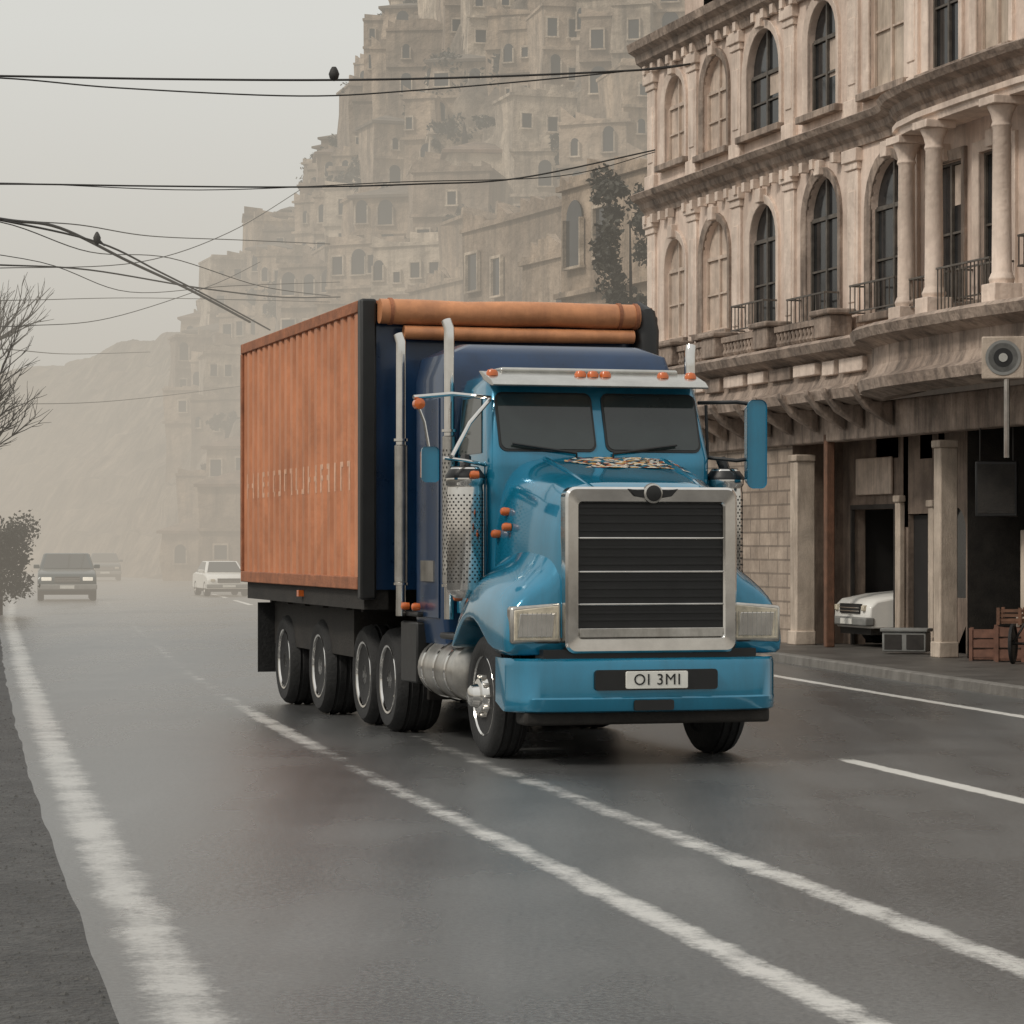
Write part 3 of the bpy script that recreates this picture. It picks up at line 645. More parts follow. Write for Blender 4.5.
for sd in (-1,1):
    mb=MB(); x0,x1=sorted((sd*.775,sd*1.235))
    mb.prismy([(x0,1.05),(x1,1.05),(x1,1.37),(x0,1.41)] if sd>0 else [(x0,1.05),(x1,1.05),(x1,1.41),(x0,1.37)],-1.155,-1.02)
    h=mb.build('headlight','steel',T,bevel=.025)
    mb=MB(); a0,a1=x0+.03,x1-.03
    mb.prismy([(a0,1.08),(a1,1.08),(a1,1.34),(a0,1.38)] if sd>0 else [(a0,1.08),(a1,1.08),(a1,1.38),(a0,1.34)],-1.166,-1.15)
    le=mb.build('lens','lens',h,bevel=.02)
    m0=(a0+a1)/2
    mb=MB(); mb.prismy([(m0-.17,1.11),(m0+.14,1.11),(m0+.16,1.31),(m0-.15,1.31)],-1.172,-1.165); mb.build('lens_reflector','chrome',h,bevel=.01)
    mb=MB()
    for q in range(9): mb.box(a0+.03+q*(a1-a0-.06)/8-.003,a0+.03+q*(a1-a0-.06)/8+.003,-1.1755,-1.1725,1.1,1.32)
    mb.build('lens_ribs','silver',h)
def rr(x0,x1,z0,z1,r,n=5):
    p=[]
    for cx,cz,a0 in ((x1-r,z0+r,-90),(x1-r,z1-r,0),(x0+r,z1-r,90),(x0+r,z0+r,180)):
        for k in range(n+1): a=R(a0+90*k/n); p.append((cx+r*math.cos(a),cz+r*math.sin(a)))
    return p
mb=MB(); o=rr(-.78,.78,.97,2.40,.09); i_=rr(-.655,.655,1.10,2.26,.03)
mid=rr(-.76,.76,.99,2.38,.075); md2=rr(-.67,.67,1.085,2.275,.04)
rows=[[(a,-1.13,b) for a,b in o],[(a,-1.265,b) for a,b in o],[(a,-1.29,b) for a,b in mid],[(a,-1.285,b) for a,b in md2],[(a,-1.265,b) for a,b in i_],[(a,-1.205,b) for a,b in i_]]
rows=[r+[r[0]] for r in rows]
mb.grid(rows); gf=mb.build('grille','chrome',T,smooth=35)
bx('grille_panel','black',gf,-.70,.70,-1.236,-1.202,1.05,2.30)
for z in (1.38,1.66,1.95): bx('grille_bar','chrome',gf,-.655,.655,-1.272,-1.25,z,z+.018,.006)
bx('grille_plate','steel',gf,-.655,.655,-1.272,-1.25,1.105,1.185,.006)
for z in (1.25,1.31,1.45,1.52,1.59,1.73,1.80,1.87,2.02,2.09,2.16,2.22): bx('grille_slat','black',gf,-.655,.655,-1.25,-1.237,z,z+.022)
mb=MB(); mb.lathe([(.001,-.03),(.06,-.028),(.085,-.015),(.09,.02)],(0,-1.295,2.345),'y',24); e=mb.build('emblem','steel',gf)
mb=MB(); mb.lathe([(.001,-.036),(.05,-.034),(.07,-.028)],(0,-1.295,2.345),'y',20); mb.build('emblem_centre','black',gf)
for s_ in (-1,1):
    mb=MB(); mb.prismy([(s_*.08,2.305),(s_*.17,2.32),(s_*.23,2.385),(s_*.14,2.375),(s_*.08,2.38)],-1.308,-1.27); mb.build('emblem_wing','black',gf,bevel=.006)
mb=MB(); rows=[]
for j in range(41):
    a=-1+2*j/40; u=1.235*math.copysign(1-(1-abs(a))**1.6,a); q=abs(u)/1.235; v=-1.37+.10*q**2+.30*q**14
    rows.append([(u,v+.12,.485),(u,v+.035,.465),(u,v+.008,.477),(u,v,.50),(u,v-.012,.58),(u,v-.002,.595),(u,v,.86),(u,v+.012,.905),(u,v+.05,.925),(u,v+.3,.925),(u,v+.3,.54)])
mb.grid(rows,cap=True,close=True); bu=mb.build('bumper','blue',T,smooth=30)
mb=MB(); mb.prismy(rr(-.55,.56,.655,.83,.03),-1.392,-1.33); mb.build('bumper_recess','black',bu)
mb=MB(); mb.prismy(rr(-.2,.16,.48,.57,.02),-1.394,-1.33); mb.build('tow_slot','black',bu)
mb=MB(); mb.prismy(rr(-.28,.28,.667,.817,.015),-1.415,-1.39); pl=mb.build('number_plate','plate',bu,bevel=.004)
bx('valance','grime',T,-1.12,1.12,-1.2,-.9,.35,.48,.03)
bx('bumper_gap','black',T,-.97,.97,-1.24,-1.0,.9,1.0)
def ring(u,v0,v1,w,r=.12,n=4):
    p=[]
    for cx,cy,a0 in ((u-r,v0+r,-90),(u-r,v1-r,0),(-u+r,v1-r,90),(-u+r,v0+r,180)):
        for k in range(n+1): a=R(a0+90*k/n); p.append((cx+r*math.cos(a),cy+r*math.sin(a),w))
    return p
mb=MB(); mb.grid([ring(1.0,.2,1.38,.95),ring(1.04,.17,1.4,1.3),ring(1.06,.14,1.4,2.6),ring(1.06,.14,1.4,2.7),ring(1.01,.38,1.4,3.34),ring(.98,.44,1.39,3.44,.16),ring(.87,.6,1.3,3.51,.2),ring(.5,.8,1.1,3.53,.2)],cap=True,close=True)
cab=mb.build('cab','blue',T,smooth=40)
def wp(u,w,off):
    t=(w-2.7)/(3.34-2.7); return (u,.14+.24*t-off*.93,w+off*.35)
def wpane(poly,m,name,off,par):
    mb=MB(); n=len(poly); f=[wp(u,w,off) for u,w in poly]; b=[wp(u,w,off-.03) for u,w in poly]
    mb.add(f+b,[tuple(range(n))]+[(i,(i+1)%n,n+(i+1)%n,n+i) for i in range(n)]); return mb.build(name,m,par)
for sd in (-1,1):
    p=rr(.045,.965,2.745,3.29,.07); p=[(sd*a,b) for a,b in p]; q=rr(.065,.945,2.765,3.27,.06); q=[(sd*a,b) for a,b in q]
    g=wpane(p,'black','windshield_gasket',.012,cab); wpane(q,'glass','windshield',.018,cab)
    mb=MB()
    b0=wp(sd*.1 if sd>0 else -.25,2.72,.04); b1=wp(sd*.1+.62 if sd>0 else -.85,2.80,.045)
    mb.tube([wp(b0[0],2.68,.0),b0,b1],[.016,.014,.011],6); mb.build('wiper','black',cab)
for sd in (-1,1):
    mb=MB()
    pts=[(.42,2.74),(1.22,2.74),(1.22,3.26),(.56,3.26)]
    def P(v,w,o):
        t=max(0,(w-2.7)/.64); return (sd*(1.06-.05*t+o),v,w)
    n=4; f=[P(v,w,.012) for v,w in pts]; b=[P(v,w,-.02) for v,w in pts]
    mb.add(f+b,[(0,1,2,3)]+[(i,(i+1)%n,n+(i+1)%n,n+i) for i in range(n)])
    d=MB(); d.box(min(sd*1.04,sd*1.07),max(sd*1.04,sd*1.07),.3,1.28,1.25,2.66); dd=d.build('door','blue',T,bevel=.015)
    mb.build('side_window','glass',dd)
    bx('handle','chrome',dd,min(sd*1.069,sd*1.09),max(sd*1.069,sd*1.09),1.08,1.22,2.3,2.34)
mb=MB(); mb.prismx([(.12,3.335),(.10,3.35),(.18,3.40),(.5,3.49),(.62,3.50),(.42,3.40),(.2,3.345)],-1.04,1.02); vis=mb.build('sun_visor','silver',T,bevel=.006)
bx('roof_cap','silver',T,-.86,.86,.5,1.2,3.48,3.53,.02)
for u in (-.98,-.14,-.02,.1,.66,.93):
    mb=MB(); mb.lathe([(.055,.0),(.055,.03),(.04,.055),(.001,.065)],(u,.36,3.44),'z',14); mb.build('marker_light','amber',vis)
for pts,r in (([(1.0,.35,3.22),(1.3,.12,3.22),(1.46,.1,3.2)],.018),([(1.0,.35,2.72),(1.3,.12,2.68),(1.46,.1,2.7)],.018),([(1.08,.35,3.2),(1.09,.33,2.7)],.015)):
    MB().tube(pts,r).build('mirror_arm','black',T)
mb=MB(); mb.grid([[(a+.0,v,b) for a,b in rr(1.37,1.56,2.42,3.24,.06)] for v in (.04,.02)]+[[(1.465+(a-1.465)*.8,.16,2.83+(b-2.83)*.9) for a,b in rr(1.37,1.56,2.42,3.24,.06)]],cap=True,close=True); mb.build('mirror','blue',T,smooth=50)
for pts,r in (([(-1.0,.35,3.24),(-1.4,.2,3.26),(-1.78,.1,3.22)],.02),([(-1.02,.3,3.22),(-1.24,.18,3.0),(-1.42,.1,2.70)],.02),([(-1.0,.35,2.62),(-1.3,.15,2.66),(-1.5,.1,2.68)],.018)):
    MB().tube(pts,r).build('mirror_arm','chrome',T)
mb=MB(); mb.grid([[(a,v,b) for a,b in rr(-1.72,-1.56,2.46,2.78,.04)] for v in (.06,.04)]+[[(-1.64+(a+1.64)*.8,.16,2.62+(b-2.62)*.9) for a,b in rr(-1.72,-1.56,2.46,2.78,.04)]],cap=True,close=True); mb.build('mirror','blue',T,smooth=50)
mb=MB(); mb.tube([(-1.64,.1,2.78),(-1.68,.1,3.0),(-1.76,.1,3.2)],.014); mb.build('mirror_bracket','chrome',T)
mb=MB(); mb.lathe([(.001,-.07),(.05,-.05),(.05,.03),(.001,.04)],(-1.74,.08,3.16),'y',14); mb.build('marker_light','amber',T)
def perf(name,u,v,rr_,z0,z1,dz,n,w_,h_,par):
    mb=MB(); k=0; z=z0
    while z<z1:
        for q in range(n):
            an=2*math.pi*(q+.5*(k%2))/n; c_,s2=math.cos(an),math.sin(an)
            mb.quad((u+rr_*c_-w_*s2,v+rr_*s2+w_*c_,z),(u+rr_*c_+w_*s2,v+rr_*s2-w_*c_,z),(u+rr_*c_+w_*s2,v+rr_*s2-w_*c_,z+h_),(u+rr_*c_-w_*s2,v+rr_*s2+w_*c_,z+h_))
        z+=dz; k+=1
    return mb.build(name,'grime',par)
def canister(u,v):
    mb=MB(); mb.lathe([(.1,1.42),(.16,1.48),(.165,1.5),(.165,2.38),(.16,2.42),(.16,2.44),(.175,2.46),(.175,2.52),(.13,2.6),(.05,2.62)],(u,v,0),'z',26); a=mb.build('air_cleaner','chrome',T)
    perf('air_cleaner_perforation',u,v,.1665,1.56,2.36,.03,20,.008,.016,a)
    mb=MB(); mb.tube([(u,v,2.6),(u+.02*(1 if u<0 else -1),v+.05,2.7)],.05); mb.build('intake_pipe','black',a)
    mb=MB(); mb.lathe([(.13,2.50),(.18,2.505),(.18,2.53),(.12,2.61)],(u,v,0),'z',26); mb.build('air_cleaner_cap','black',a)
canister(-1.25,.3); canister(1.25,.3)
def stack(u,v,zb,zt,r,sd,pf=True):
    mb=MB(); mb.tube([(u,v,zb),(u,v,zb+.3),(u,v,zt-.2),(u,v,zt-.08),(u+sd*.02,v+.03,zt)],r,16); a=mb.build('exhaust_stack','chrome',T)
    R_=r+.014
    mb=MB(); mb.lathe([(r+.003,zb+.33),(R_,zb+.34),(R_,zt-1.1),(r+.003,zt-1.09)],(u,v,0),'z',20); mb.build('heat_shield','steel',a)
    if pf: perf('shield_perforation',u,v,R_+.0015,zb+.42,zt-1.2,.04,10,.006,.02,a)
    for z in (zb+.3,zt-1.06): MB().lathe([(r,z),(r+.022,z+.005),(r+.022,z+.03),(r,z+.035)],(u,v,0),'z',20).build('clamp','chrome',a)
stack(-1.26,2.72,1.2,3.98,.052,-1,False); stack(-1.12,1.37,1.2,4.02,.05,-1); stack(1.28,1.36,1.2,3.82,.055,1)
mb=MB(); mb.grid([ring(1.12,1.45,2.55,.95,.05),ring(1.15,1.45,2.58,1.2,.05),ring(1.15,1.45,2.58,3.5,.05),ring(1.1,1.53,2.58,3.72,.06),ring(.9,1.7,2.5,3.82,.1)],cap=True,close=True); sl=mb.build('sleeper','navy',T,smooth=40)
bx('sleeper_door','navy',sl,-1.165,-1.15,1.6,2.45,1.2,3.3,.01)
bx('sleeper_badge','steel',sl,-1.18,-1.165,1.75,2.25,1.55,1.75)
for sd in (-1,1):
    mb=MB(); mb.lathe([(.05,.72),(.2,.74),(.27,.78),(.275,.8),(.275,2.05),(.27,2.08),(.2,2.12),(.05,2.14)],(sd*.98,0,.72),'y',26); tk=mb.build('fuel_tank','steel',T)
    for v in (.98,1.4,1.85): MB().lathe([(.277,v),(.285,v),(.285,v+.06),(.277,v+.06)],(sd*.98,0,.72),'y',26).build('tank_strap','chrome',tk)
    x0,x1=sorted((sd*.75,sd*1.22)); bx('step','black',T,x0,x1,.76,1.35,1.02,1.08,.02); bx('battery_box','black',T,x0,x1,2.25,2.9,.55,1.15,.02); bx('step','black',T,x0,x1,2.2,2.95,1.2,1.25,.02)
    mb=MB(); mb.lathe([(.001,-.05),(.04,-.04),(.045,.03)],(sd*1.2,.55,2.05),'y',12); mb.build('marker_light','amber',T)
for (u,v,w) in ((-.985,-.05,2.2),(-1.0,-.15,2.06),(-1.03,.1,2.0),(-1.27,2.55,1.3),(-1.25,2.2,1.3),(-1.22,.72,1.42),(-1.23,.1,2.53)):
    mb=MB(); mb.lathe([(.035,-.05),(.04,.0),(.03,.025),(.001,.035)],(u,v,w),'x',12,-1); mb.build('marker_light','amber',T)
mb=MB()
for sd in (-1,1): mb.box(sd*.5-.05,sd*.5+.05,-.9,5.4,.68,.95)
for v in (-.6,.4,1.4,2.4,3.1,4.2,5.3): mb.box(-.56,.56,v,v+.12,.7,.92)
mb.box(-.7,.7,-.9,.9,.55,1.1); mb.tube([(-1,0,.54),(1,0,.54)],.08); mb.tube([(-1,3.6,.54),(1,3.6,.54)],.14); mb.tube([(-1,4.72,.54),(1,4.72,.54)],.14); mb.box(-.95,.95,.9,3.0,.6,1.0); mb.box(-.9,.9,3.0,5.2,.35,1.0)
mb.build('chassis','grime',T)
mb=MB(); mb.lathe([(.05,1.05),(.5,1.05),(.5,1.18),(.05,1.18)],(0,4.1,0),'z',24); mb.build('fifth_wheel','grime',T)
for sd in (-1,1):
    wheel(T,sd*1.02,0,sd,.55,.3,'front')
    wheel(T,sd*.96,3.6,sd,.53,.46,'rear','chrome'); wheel(T,sd*.96,4.72,sd,.53,.46,'rear','chrome')
text_mesh('OI 3MI',.135,'plate_text','black',bu,(0,-1.4175,.742),(math.pi/2,0,0),.002)

# ------------------------------------------------------------------ trailer
G=empty('cargo_trailer',(.86-math.sin(TY)*3.2,25.4+math.cos(TY)*3.2,0),TY,'weathered orange ribbed box trailer with rolled tarp, coupled behind the blue truck','trailer')
TL=6.6; TW=1.55; Z0,Z1=1.45,4.36
per=.33
for sd in (-1,1):
    mb=MB(); v=.14; row=[]
    while v<TL-.1:
        for dv,d in ((0,0),(.04,.045),(.18,.045),(.22,0)):
            if v+dv<TL-.05: row.append((sd*(TW-.045+d),v+dv))
        v+=per
    row.append((sd*(TW-.045),TL-.05))
    mb.grid([[(a,b,z) for a,b in row] for z in (Z0+.13,Z1-.12)])
    mb.build('side_panel','orange',G,smooth=15)
# faded stencilled characters painted over two ribs and the valley between; they read from the rear towards the front
random.seed(12)
LET={'E':'LTMB','H':'LRM','O':'LRTB','A':'LRTM','P':'LTM','U':'LRB','N':'LRT','I':'L','F':'LTM','L':'LB'}
k=19; z0=2.46; HT=.30
for ch in 'HIEONUHAIMO':
    k-=2 if ch!='I' else 1
    if k<0: break
    v0=.14+per*k
    if v0+per+.2>TL-.06: continue
    s=LET.get(ch,'LRT'); mb=MB(); xo=-TW-.004; xi=-TW+.045-.004
    if ch=='I': mb.box(xo,xo+.003,v0+.075,v0+.14,z0,z0+HT)
    else:
        if 'R' in s: mb.box(xo,xo+.003,v0+.045,v0+.105,z0,z0+HT)
        if 'L' in s: mb.box(xo,xo+.003,v0+per+.115,v0+per+.175,z0+random.choice([0,0,.05]),z0+HT)
        for c_,zz in (('T',z0+HT-.055),('M',z0+HT*.42),('B',z0)):
            if c_ in s:
                mb.box(xo,xo+.0028,v0+.105,v0+.178,zz,zz+.055); mb.box(xi,xi+.003,v0+.222,v0+per-.002,zz,zz+.055)
                mb.box(xo,xo+.0028,v0+per+.042,v0+per+.115,zz,zz+.055)
    mb.build('faded_letter','faded',G)
for sd in (-1,1):
    a,b=sorted((sd*(TW-.08),sd*(TW+.02)))
    bx('frame_rail','rust',G,a,b,.13,TL,Z1-.12,Z1,.01); bx('frame_rail','rust',G,a,b,.13,TL,Z0,Z0+.13,.01); bx('frame_rail','rust',G,a,b,TL-.08,TL+.02,Z0+.13,Z1-.12,.01)
bx('roof','orange',G,-TW+.075,TW-.075,.0,TL,Z1-.035,Z1-.005)
bx('rear_door','orange',G,-TW+.085,TW-.085,TL-.06,TL,Z0,Z1-.1)
bx('front_wall','navy',G,-TW+.05,TW-.05,.06,.12,Z0,Z1-.1)
bx('corner_post','black',G,-TW-.015,-TW+.15,-.03,.13,Z0-.1,Z1+.01,.025); bx('corner_post','black',G,TW-.2,TW+.02,-.06,.13,Z0-.1,Z1-.1,.03)
mb=MB(); mb.tube([(TW-.12,-.05,3.3),(TW-.12,-.06,4.1),(TW-.13,-.02,4.25),(TW-.18,.1,4.33)],[.13,.14,.13,.1],12); mb.build('corner_guard','black',G)
mb=MB(); mb.tube([(-TW+.16,-.1,4.24),(-1,-.1,4.236),(-.5,-.1,4.23),(.0,-.1,4.238),(.4,-.1,4.245),(.9,-.1,4.236),(TW-.22,-.1,4.24)],[.125,.13,.124,.131,.126,.13,.125],20); tr=mb.build('rolled_tarp','tarp',G)
mb=MB(); mb.tube([(-TW+.4,-.14,4.03),(0,-.14,4.02),(TW-.28,-.14,4.03)],[.07,.075,.07],14); mb.build('lower_tarp_roll','tarp',G)
for u in (-1.3,1.1,1.28): MB().tube([(u,-.1,4.24),(u+.035,-.1,4.24)],.137,20).build('tarp_strap','rust',tr)
mb=MB()
for sd in (-1,1):
    mb.box(sd*.5-.06,sd*.5+.06,.3,TL-.1,1.1,Z0-.005); a,b=sorted((sd*1.25,sd*1.5)); mb.box(a,b,.1,TL-.1,Z0-.2,Z0-.004)
for v in (1.2,2.0,3.2,4.2,5.2,6.2): mb.box(-1.26,1.26,v,v+.1,1.2,Z0-.01)
for v in (3.5,5.6): mb.tube([(-1,v,.54),(1,v,.54)],.09); mb.box(-.6,.6,v-.3,v+.3,.6,1.12)
mb.box(-1.2,1.2,1.9,6.3,.7,1.22)
mb.build('chassis','grime',G)
for sd in (-1,1):
    wheel(G,sd*1.02,3.5,sd,.54,.46,'rear','chrome'); wheel(G,sd*1.02,5.5,sd,.54,.46,'rear','chrome')
    a,b=sorted((sd*.8,sd*1.4)); bx('mud_flap','rubber',G,a,b,6.35,6.37,.35,1.2)
    bx('side_rail_light','amber',G,min(sd*1.5,sd*1.56),max(sd*1.5,sd*1.56),3.1,3.2,Z0-.12,Z0-.05)

# ------------------------------------------------------------------ cars
def car(name,label,loc,rz,body,W_=.86,Hs=1.0,L_=4.3,kind='sedan',lens='lens'):
    c=empty(name,loc,rz,label,'car')
    prof=[(0.05,.32),(0,.5),(.02,.72),(.14,.84),(.6,.93),(1.15,.98),(3.5,1.02),(L_-.15,.96),(L_,.75),(L_-.02,.4),(L_-.1,.32)]
    mb=MB(); rows=[]
    for a in (-W_,-W_+.08,W_-.08,W_):
        e=.94 if abs(a)==W_ else 1
        rows.append([(a,(y-L_/2)*(.98 if e<1 else 1),(.32+(z-.32)*(.93 if e<1 else 1))*Hs) for y,z in prof])
    mb.grid(rows,cap=True,close=True); b=mb.build('body',body,c,bevel=.03)
    y0,y1=-L_/2+1.1,L_/2-(.55 if kind=='sedan' else .35)
    t0,t1=y0+.7,y1-(.55 if kind=='sedan' else .15)
    zb,zt=.97*Hs,1.47*Hs; wb,wt=W_-.05,W_-.22
    mb=MB(); mb.add([(-wb,y0,zb),(wb,y0,zb),(wb,y1,zb),(-wb,y1,zb),(-wt,t0,zt),(wt,t0,zt),(wt,t1,zt),(-wt,t1,zt)],[(0,1,5,4),(1,2,6,5),(2,3,7,6),(3,0,4,7),(4,5,6,7),(0,1,2,3)]); mb.build('roof',body,c,bevel=.05)
    def inset(p,s,off):
        ce=sum((Vector(q) for q in p),Vector())/4; n=(Vector(p[1])-Vector(p[0])).cross(Vector(p[3])-Vector(p[0])).normalized()
        return [ce+(Vector(q)-ce)*s+n*off for q in p]
    fs=[('windshield',[(-wb,y0,zb),(wb,y0,zb),(wt,t0,zt),(-wt,t0,zt)]),('side_window',[(wb,y0,zb),(wb,y1,zb),(wt,t1,zt),(wt,t0,zt)]),('side_window',[(-wb,y1,zb),(-wb,y0,zb),(-wt,t0,zt),(-wt,t1,zt)]),('rear_window',[(wb,y1,zb),(-wb,y1,zb),(-wt,t1,zt),(wt,t1,zt)])]
    for nme,p in fs:
        q=inset(p,.86,.012); q2=inset(p,.86,-.03); mb=MB(); mb.add(q+q2,[(0,1,2,3)]+[(i,(i+1)%4,4+(i+1)%4,4+i) for i in range(4)]); mb.build(nme,'glass',c)
    f=-L_/2
    bx('bumper','grey',c,-W_-.02,W_+.02,f-.07,f+.12,.36*Hs,.52*Hs,.03)
    g=bx('grille','black',c,-.42,.42,f-.02,f+.05,.58*Hs,.76*Hs,.01)
    for q in (.62,.68): bx('grille_bar','chrome',g,-.42,.42,f-.03,f-.021,q*Hs,q*Hs+.015)
    bx('number_plate','plate',c,-.24,.24,f-.085,f-.071,.39*Hs,.49*Hs)
    for sd in (-1,1):
        a,b_=sorted((sd*.52,sd*(W_-.12))); bx('headlight',lens,c,a,b_,f-.035,f+.06,.63*Hs,.74*Hs,.02)
        a,b_=sorted((sd*(W_-.06),sd*(W_+.14))); bx('mirror',body,c,a,b_,y0+.25,y0+.33,1.0*Hs,1.12*Hs,.02)
        for y in (f+.8,-f-.85): wheel(c,sd*(W_-.1),y,sd,.33*Hs,.2,'car','steel')
    bx('underbody','grime',c,-W_+.1,W_-.1,f+.1,-f-.1,.2*Hs,.4*Hs)
    return c
Y=94.5; car('car',"dark teal car driving towards the viewer on the left of the misty road",((66.5-512)/F*(Y+2.2),Y+2.2,0.0),R(9.6),'teal',.98,1.1,4.6,'wagon','lens_lit')
Y=103; car('car','white low car on the misty road just left of the orange trailer',((215-512)/F*Y,Y+2.1,0.0),R(14),'white',.8,.88,4.2,'sedan')
Y=150; car('car','dark distant car half hidden behind the dark teal car',((104-512)/F*Y,Y,0.0),R(9.6),'teal',.85,1.0,4.3,'wagon')
p=bl(-7.62,2.35,.03); car('car','white parked car with its nose sticking out of the garage opening of the shopfront',p,FR,'white',.76,.95,3.6,'sedan')
h=empty('hand_cart',bl(-.45,.05,0),R(-20),'small dark hand cart with one wheel at the right edge beside the red crates','cart')
mb=MB(); mb.lathe([(.27,-.03),(.3,-.02),(.3,.02),(.27,.03),(.25,0)],(0,0,.3),'x',26); mb.build('wheel','rubber',h)
mb=MB(); mb.tube([(0,0,.3),(.25,.1,.75),(.9,.3,.8)],.02); mb.tube([(0,0,.3),(.9,.2,.3)],.02); mb.tube([(.9,.2,.3),(.9,.2,0.01)],.02); mb.tube([(.9,.3,.8),(.9,.2,.3)],.018); mb.build('frame','iron',h)

# ------------------------------------------------------------------ wires
def wire(pts,r,label,Y0=48,Y1=52):
    mb=MB(); P=[]; n=len(pts)
    for i,(a,b) in enumerate(pts): P.append(at(a,b,Y0+(Y1-Y0)*i/(n-1)))
    Q=[]
    for i in range(n-1):
        p0=P[max(i-1,0)];p1=P[i];p2=P[i+1];p3=P[min(i+2,n-1)]
        for k in range(8):
            t=k/8; Q.append(.5*((2*p1)+(p2-p0)*t+(2*p0-5*p1+4*p2-p3)*t*t+(3*p1-p0-3*p2+p3)*t**3))
    Q.append(P[-1])
    mb.tube(Q,r,6); o=mb.build('overhead_wire','wirem'); tag(o,label,'wire','overhead wires across the street'); return o
wire([(-160,74),(0,76),(160,79),(330,80),(480,77),(640,70),(690,64)],.022,'topmost thick overhead wire running across the sky to the corner building',50,54)
wire([(-160,74),(0,78),(120,88),(300,96),(420,90),(560,78),(690,64)],.015,'sagging overhead wire just below the topmost wire',50,54.0)
wire([(-160,186),(0,184),(150,186),(300,187),(420,184),(520,178),(655,150)],.017,'long overhead wire at mid sky height running past the cliff to the building',50,55)
wire([(-160,188),(0,183),(200,190),(400,182),(560,176),(655,152)],.010,'thin overhead wire twined along the mid height wire',50.3,55)
wire([(-120,195),(0,219),(60,228),(130,262),(190,290),(250,322)],.034,'thick drooping cable bundle at the left, slanting down to the trailer',46,80)
wire([(-120,200),(0,220),(100,243),(160,272),(215,300),(270,330)],.022,'thin cable drooping alongside the thick cable bundle at the left',46,80)
wire([(-120,190),(0,218),(80,225),(150,236),(240,240),(330,244)],.014,'thin wire branching level from the drooping cables at the left',47,85)
wire([(-120,262),(0,265),(90,270),(200,288),(280,297),(340,297)],.020,'lower wire running from the left edge down to the trailer roof',50,85)
wire([(-120,268),(0,268),(140,262),(230,232),(300,190)],.012,'thin wire rising rightwards from the left edge over the lower wire',50,90)
wire([(-120,348),(0,349),(70,354),(150,352)],.014,'short low wire at the left edge beside the bare tree',52,120)
wire([(-100,302),(30,300),(150,298),(330,302)],.012,'faint thin wire just above the trailer roof line',60,100)
wire([(-100,402),(100,402),(250,385)],.014,'faint low wire in the mist behind the trailer',70,130)
wire([(-120,214),(0,222),(90,252),(170,258),(260,286),(330,296)],.012,'thin slack wire crossing under the thick cable bundle at the left',47,84)
wire([(-120,240),(40,262),(130,292),(230,286),(340,282)],.010,'thinnest slack wire dipping below the lower wire at the left',50,86)
wire([(-120,330),(20,326),(110,318),(210,286),(260,262)],.011,'thin wire climbing rightwards out of the bare tree',52,95)
p=at(334,74,51.6); mb=MB(); mb.lathe([(.02,-.13),(.08,-.08),(.1,0),(.07,.08),(.04,.13)],p,'z',10); tag(mb.build('wire_insulator','wirem'),'small dark insulator on the topmost overhead wire','insulator')
p=at(97,240,58); mb=MB(); mb.lathe([(.01,-.12),(.07,-.04),(.08,.05),(.05,.12),(.02,.17)],p,'z',8); mb.tube([p+Vector((0,0,.02)),p+Vector((.16,0,-.12))],[.05,.015],6); tag(mb.build('bird','wirem'),'small dark bird perched on the drooping cables','bird')

# ------------------------------------------------------------------ vegetation
def bare_tree(loc,h,label,seed,spread=.5,rk=.018):
    rnd=random.Random(seed); root=empty('bare_tree',loc,0,label,'tree'); tk=MB(); tw=MB()
    def br(p,d,l,r,dep):
        pts=[p]; q=p.copy(); dd=d.copy()
        for k in range(4):
            dd=(dd+Vector((rnd.uniform(-1,1),rnd.uniform(-1,1),rnd.uniform(-.3,.6)))*.18).normalized(); q=q+dd*l/4; pts.append(q.copy())
        (tk if dep<2 else tw).tube(pts,[r*(1-.14*i) for i in range(5)],6 if dep<2 else 4)
        if dep>=5: return
        for k in range(5 if dep<4 else 3):
            i=rnd.choice([2,3,4]) if k else 4
            nd=(dd+Vector((rnd.uniform(-1,1),rnd.uniform(-1,1),rnd.uniform(-.25,.7)))*spread*1.4).normalized()
            br(pts[i],nd,l*rnd.uniform(.55,.75),r*.55*(1 if k else 1.15),dep+1)
    br(Vector((0,0,-.1)),Vector((.02,0,1)),h*.36,h*rk,0)
    tk.build('trunk','bark',root); tw.build('crown','bark',root); return root
bare_tree(((-126-512)/F*62,62,0),9.8,'bare leafless tree reaching in at the left edge',5,.52,.015)
bare_tree(((-70-512)/F*78,78,0),11.5,'paler bare tree standing behind the leafless tree at the left edge',9,.45,.013)
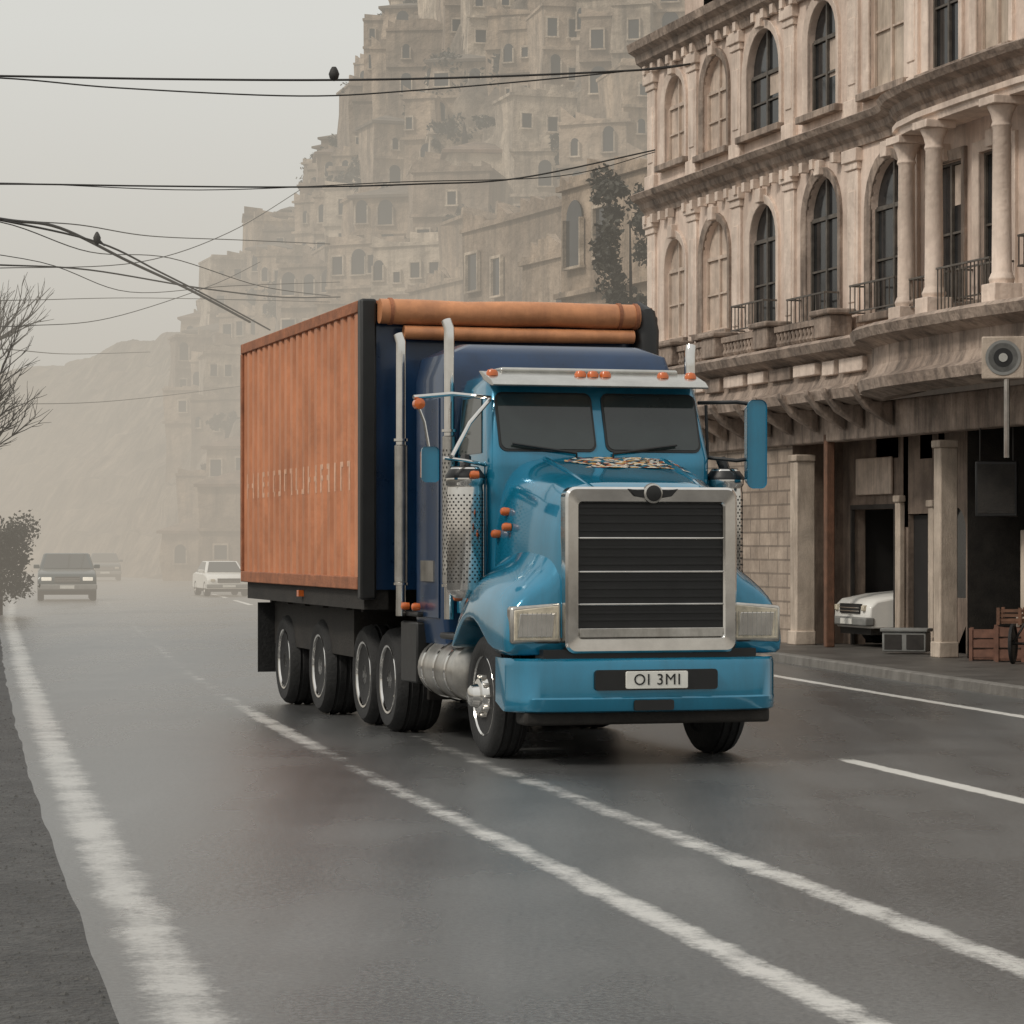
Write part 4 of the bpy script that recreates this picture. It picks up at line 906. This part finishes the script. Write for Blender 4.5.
def leafy(loc,dims,label,seed,m,n=1500,leaf=.16,cat='tree',name='evergreen_tree',group=None,nc=18):
    rnd=random.Random(seed); root=empty(name,loc,0,label,cat,group)
    cl=[(Vector((rnd.uniform(-.75,.75)*dims[0],rnd.uniform(-.7,.7)*dims[1],dims[2]*rnd.uniform(.15,.95))),rnd.uniform(.25,.5)*min(dims[0],dims[2]*.5)) for _ in range(nc)]
    mb=MB()
    for i in range(n):
        c,r=rnd.choice(cl); d=Vector((rnd.gauss(0,1),rnd.gauss(0,1),rnd.gauss(0,.8))).normalized()*r*rnd.uniform(.4,1.2); p=c+d
        a=Vector((rnd.uniform(-1,1),rnd.uniform(-1,1),rnd.uniform(-1,1))).normalized(); b=a.cross(Vector((rnd.uniform(-1,1),rnd.uniform(-1,1),rnd.uniform(-1,1)))).normalized(); s=leaf*rnd.uniform(.6,1.4)
        mb.quad(p-a*s,p-b*s*.5,p+a*s,p+b*s*.5)
    me=bpy.data.meshes.new('crown'); me.from_pydata(mb.v,[],mb.f); me.materials.append(M[m]); o=bpy.data.objects.new('crown',me); COL.objects.link(o); o.parent=root
    t=MB(); t.tube([(0,0,-.5),(.05,0,dims[2]*.5),(0,.05,dims[2]*.85)],[dims[0]*.1+.04,dims[0]*.07+.02,.02],6); t.build('trunk','bark',root); return root
leafy((2.95,70,0),(.9,1.2,11.8),'tall dark evergreen climbing beside the corner building left end',1,'leafb',8000,.09,nc=40)
leafy(((-2-512)/F*76,76,0),(.95,1,2.6),'dark misty bush beyond the verge at the left edge',6,'leaf',9000,.06,cat='bush',name='bush',nc=60)
rnd=random.Random(21); sp=[]
for k in range(80):
    t=rnd.uniform(.08,1.0); X=rnd.uniform(-18,8); Y=Yb(X)+t*(Yr(X)-Yb(X)); z=hill(X,Y,False); px=512+F*X/Y; py=HZ-(z-CH)/Y*F
    if 230<px<680 and py>0 and not (250<px<640 and py>350): sp.append((px,X,Y,z))
sp.sort()
for k,(px,X,Y,z) in enumerate(sp):
    leafy((X,Y-2.6,z-.6),(rnd.uniform(.7,2.2),1.2,rnd.uniform(1.0,3.0)),'dark shrub among the hillside houses, %s shrub from the left'%ordn(k+1),30+k,rnd.choice(['leaf','leafb']),900,.15,cat='shrub',name='hillside_shrub',group='shrubs on the misty hillside')

# ------------------------------------------------------------------ world, sun, camera
w=bpy.data.worlds.new('World'); scn.world=w; w.use_nodes=True; nt=w.node_tree; nt.nodes.clear()
sk=N(nt,'ShaderNodeTexSky',sky_type='NISHITA'); sk.sun_disc=False; sk.sun_elevation=R(44); sk.sun_rotation=R(233)
hs=N(nt,'ShaderNodeHueSaturation'); hs.inputs['Saturation'].default_value=.12; L(nt,sk.outputs[0],hs.inputs['Color'])
tc=N(nt,'ShaderNodeTexCoord'); sp_=N(nt,'ShaderNodeSeparateXYZ'); L(nt,tc.outputs['Generated'],sp_.inputs[0])
cr=N(nt,'ShaderNodeValToRGB'); e=cr.color_ramp.elements; e[0].position=0; e[0].color=(.50,.45,.378,1); e[1].position=.18; e[1].color=(.70,.695,.65,1); x=e.new(1.0); x.color=(1.0,.995,.97,1); x=e.new(.07); x.color=(.57,.535,.47,1)
L(nt,sp_.outputs['Z'],cr.inputs['Fac'])
sc_=N(nt,'ShaderNodeVectorMath',operation='SCALE'); sc_.inputs['Scale'].default_value=10; L(nt,cr.outputs['Color'],sc_.inputs[0])
mx=N(nt,'ShaderNodeMix',data_type='RGBA'); mx.inputs[0].default_value=.9; L(nt,hs.outputs[0],mx.inputs[6]); L(nt,sc_.outputs[0],mx.inputs[7])
bg=N(nt,'ShaderNodeBackground'); bg.inputs['Strength'].default_value=.1; L(nt,mx.outputs[2],bg.inputs['Color'])
o=N(nt,'ShaderNodeOutputWorld'); L(nt,bg.outputs[0],o.inputs['Surface'])
sl_=bpy.data.lights.new('sun','SUN'); sl_.energy=1.5; sl_.angle=R(10.5); sl_.color=(1,.93,.83)
so=bpy.data.objects.new('sun',sl_); COL.objects.link(so); so.rotation_euler=Vector((.66,.5,-.8)).to_track_quat('-Z','Y').to_euler()
cam=bpy.data.cameras.new('camera'); cam.sensor_width=36; cam.lens=36*F/1024; cam.shift_y=(HZ-512)/1024; cam.clip_end=4000; cam.clip_start=.1
co=bpy.data.objects.new('camera',cam); COL.objects.link(co); co.location=(0,0,CH); co.rotation_euler=(R(90),0,0); scn.camera=co
scn.view_settings.view_transform='Standard'; scn.view_settings.look='None'; scn.view_settings.exposure=0
print('houses',nh)
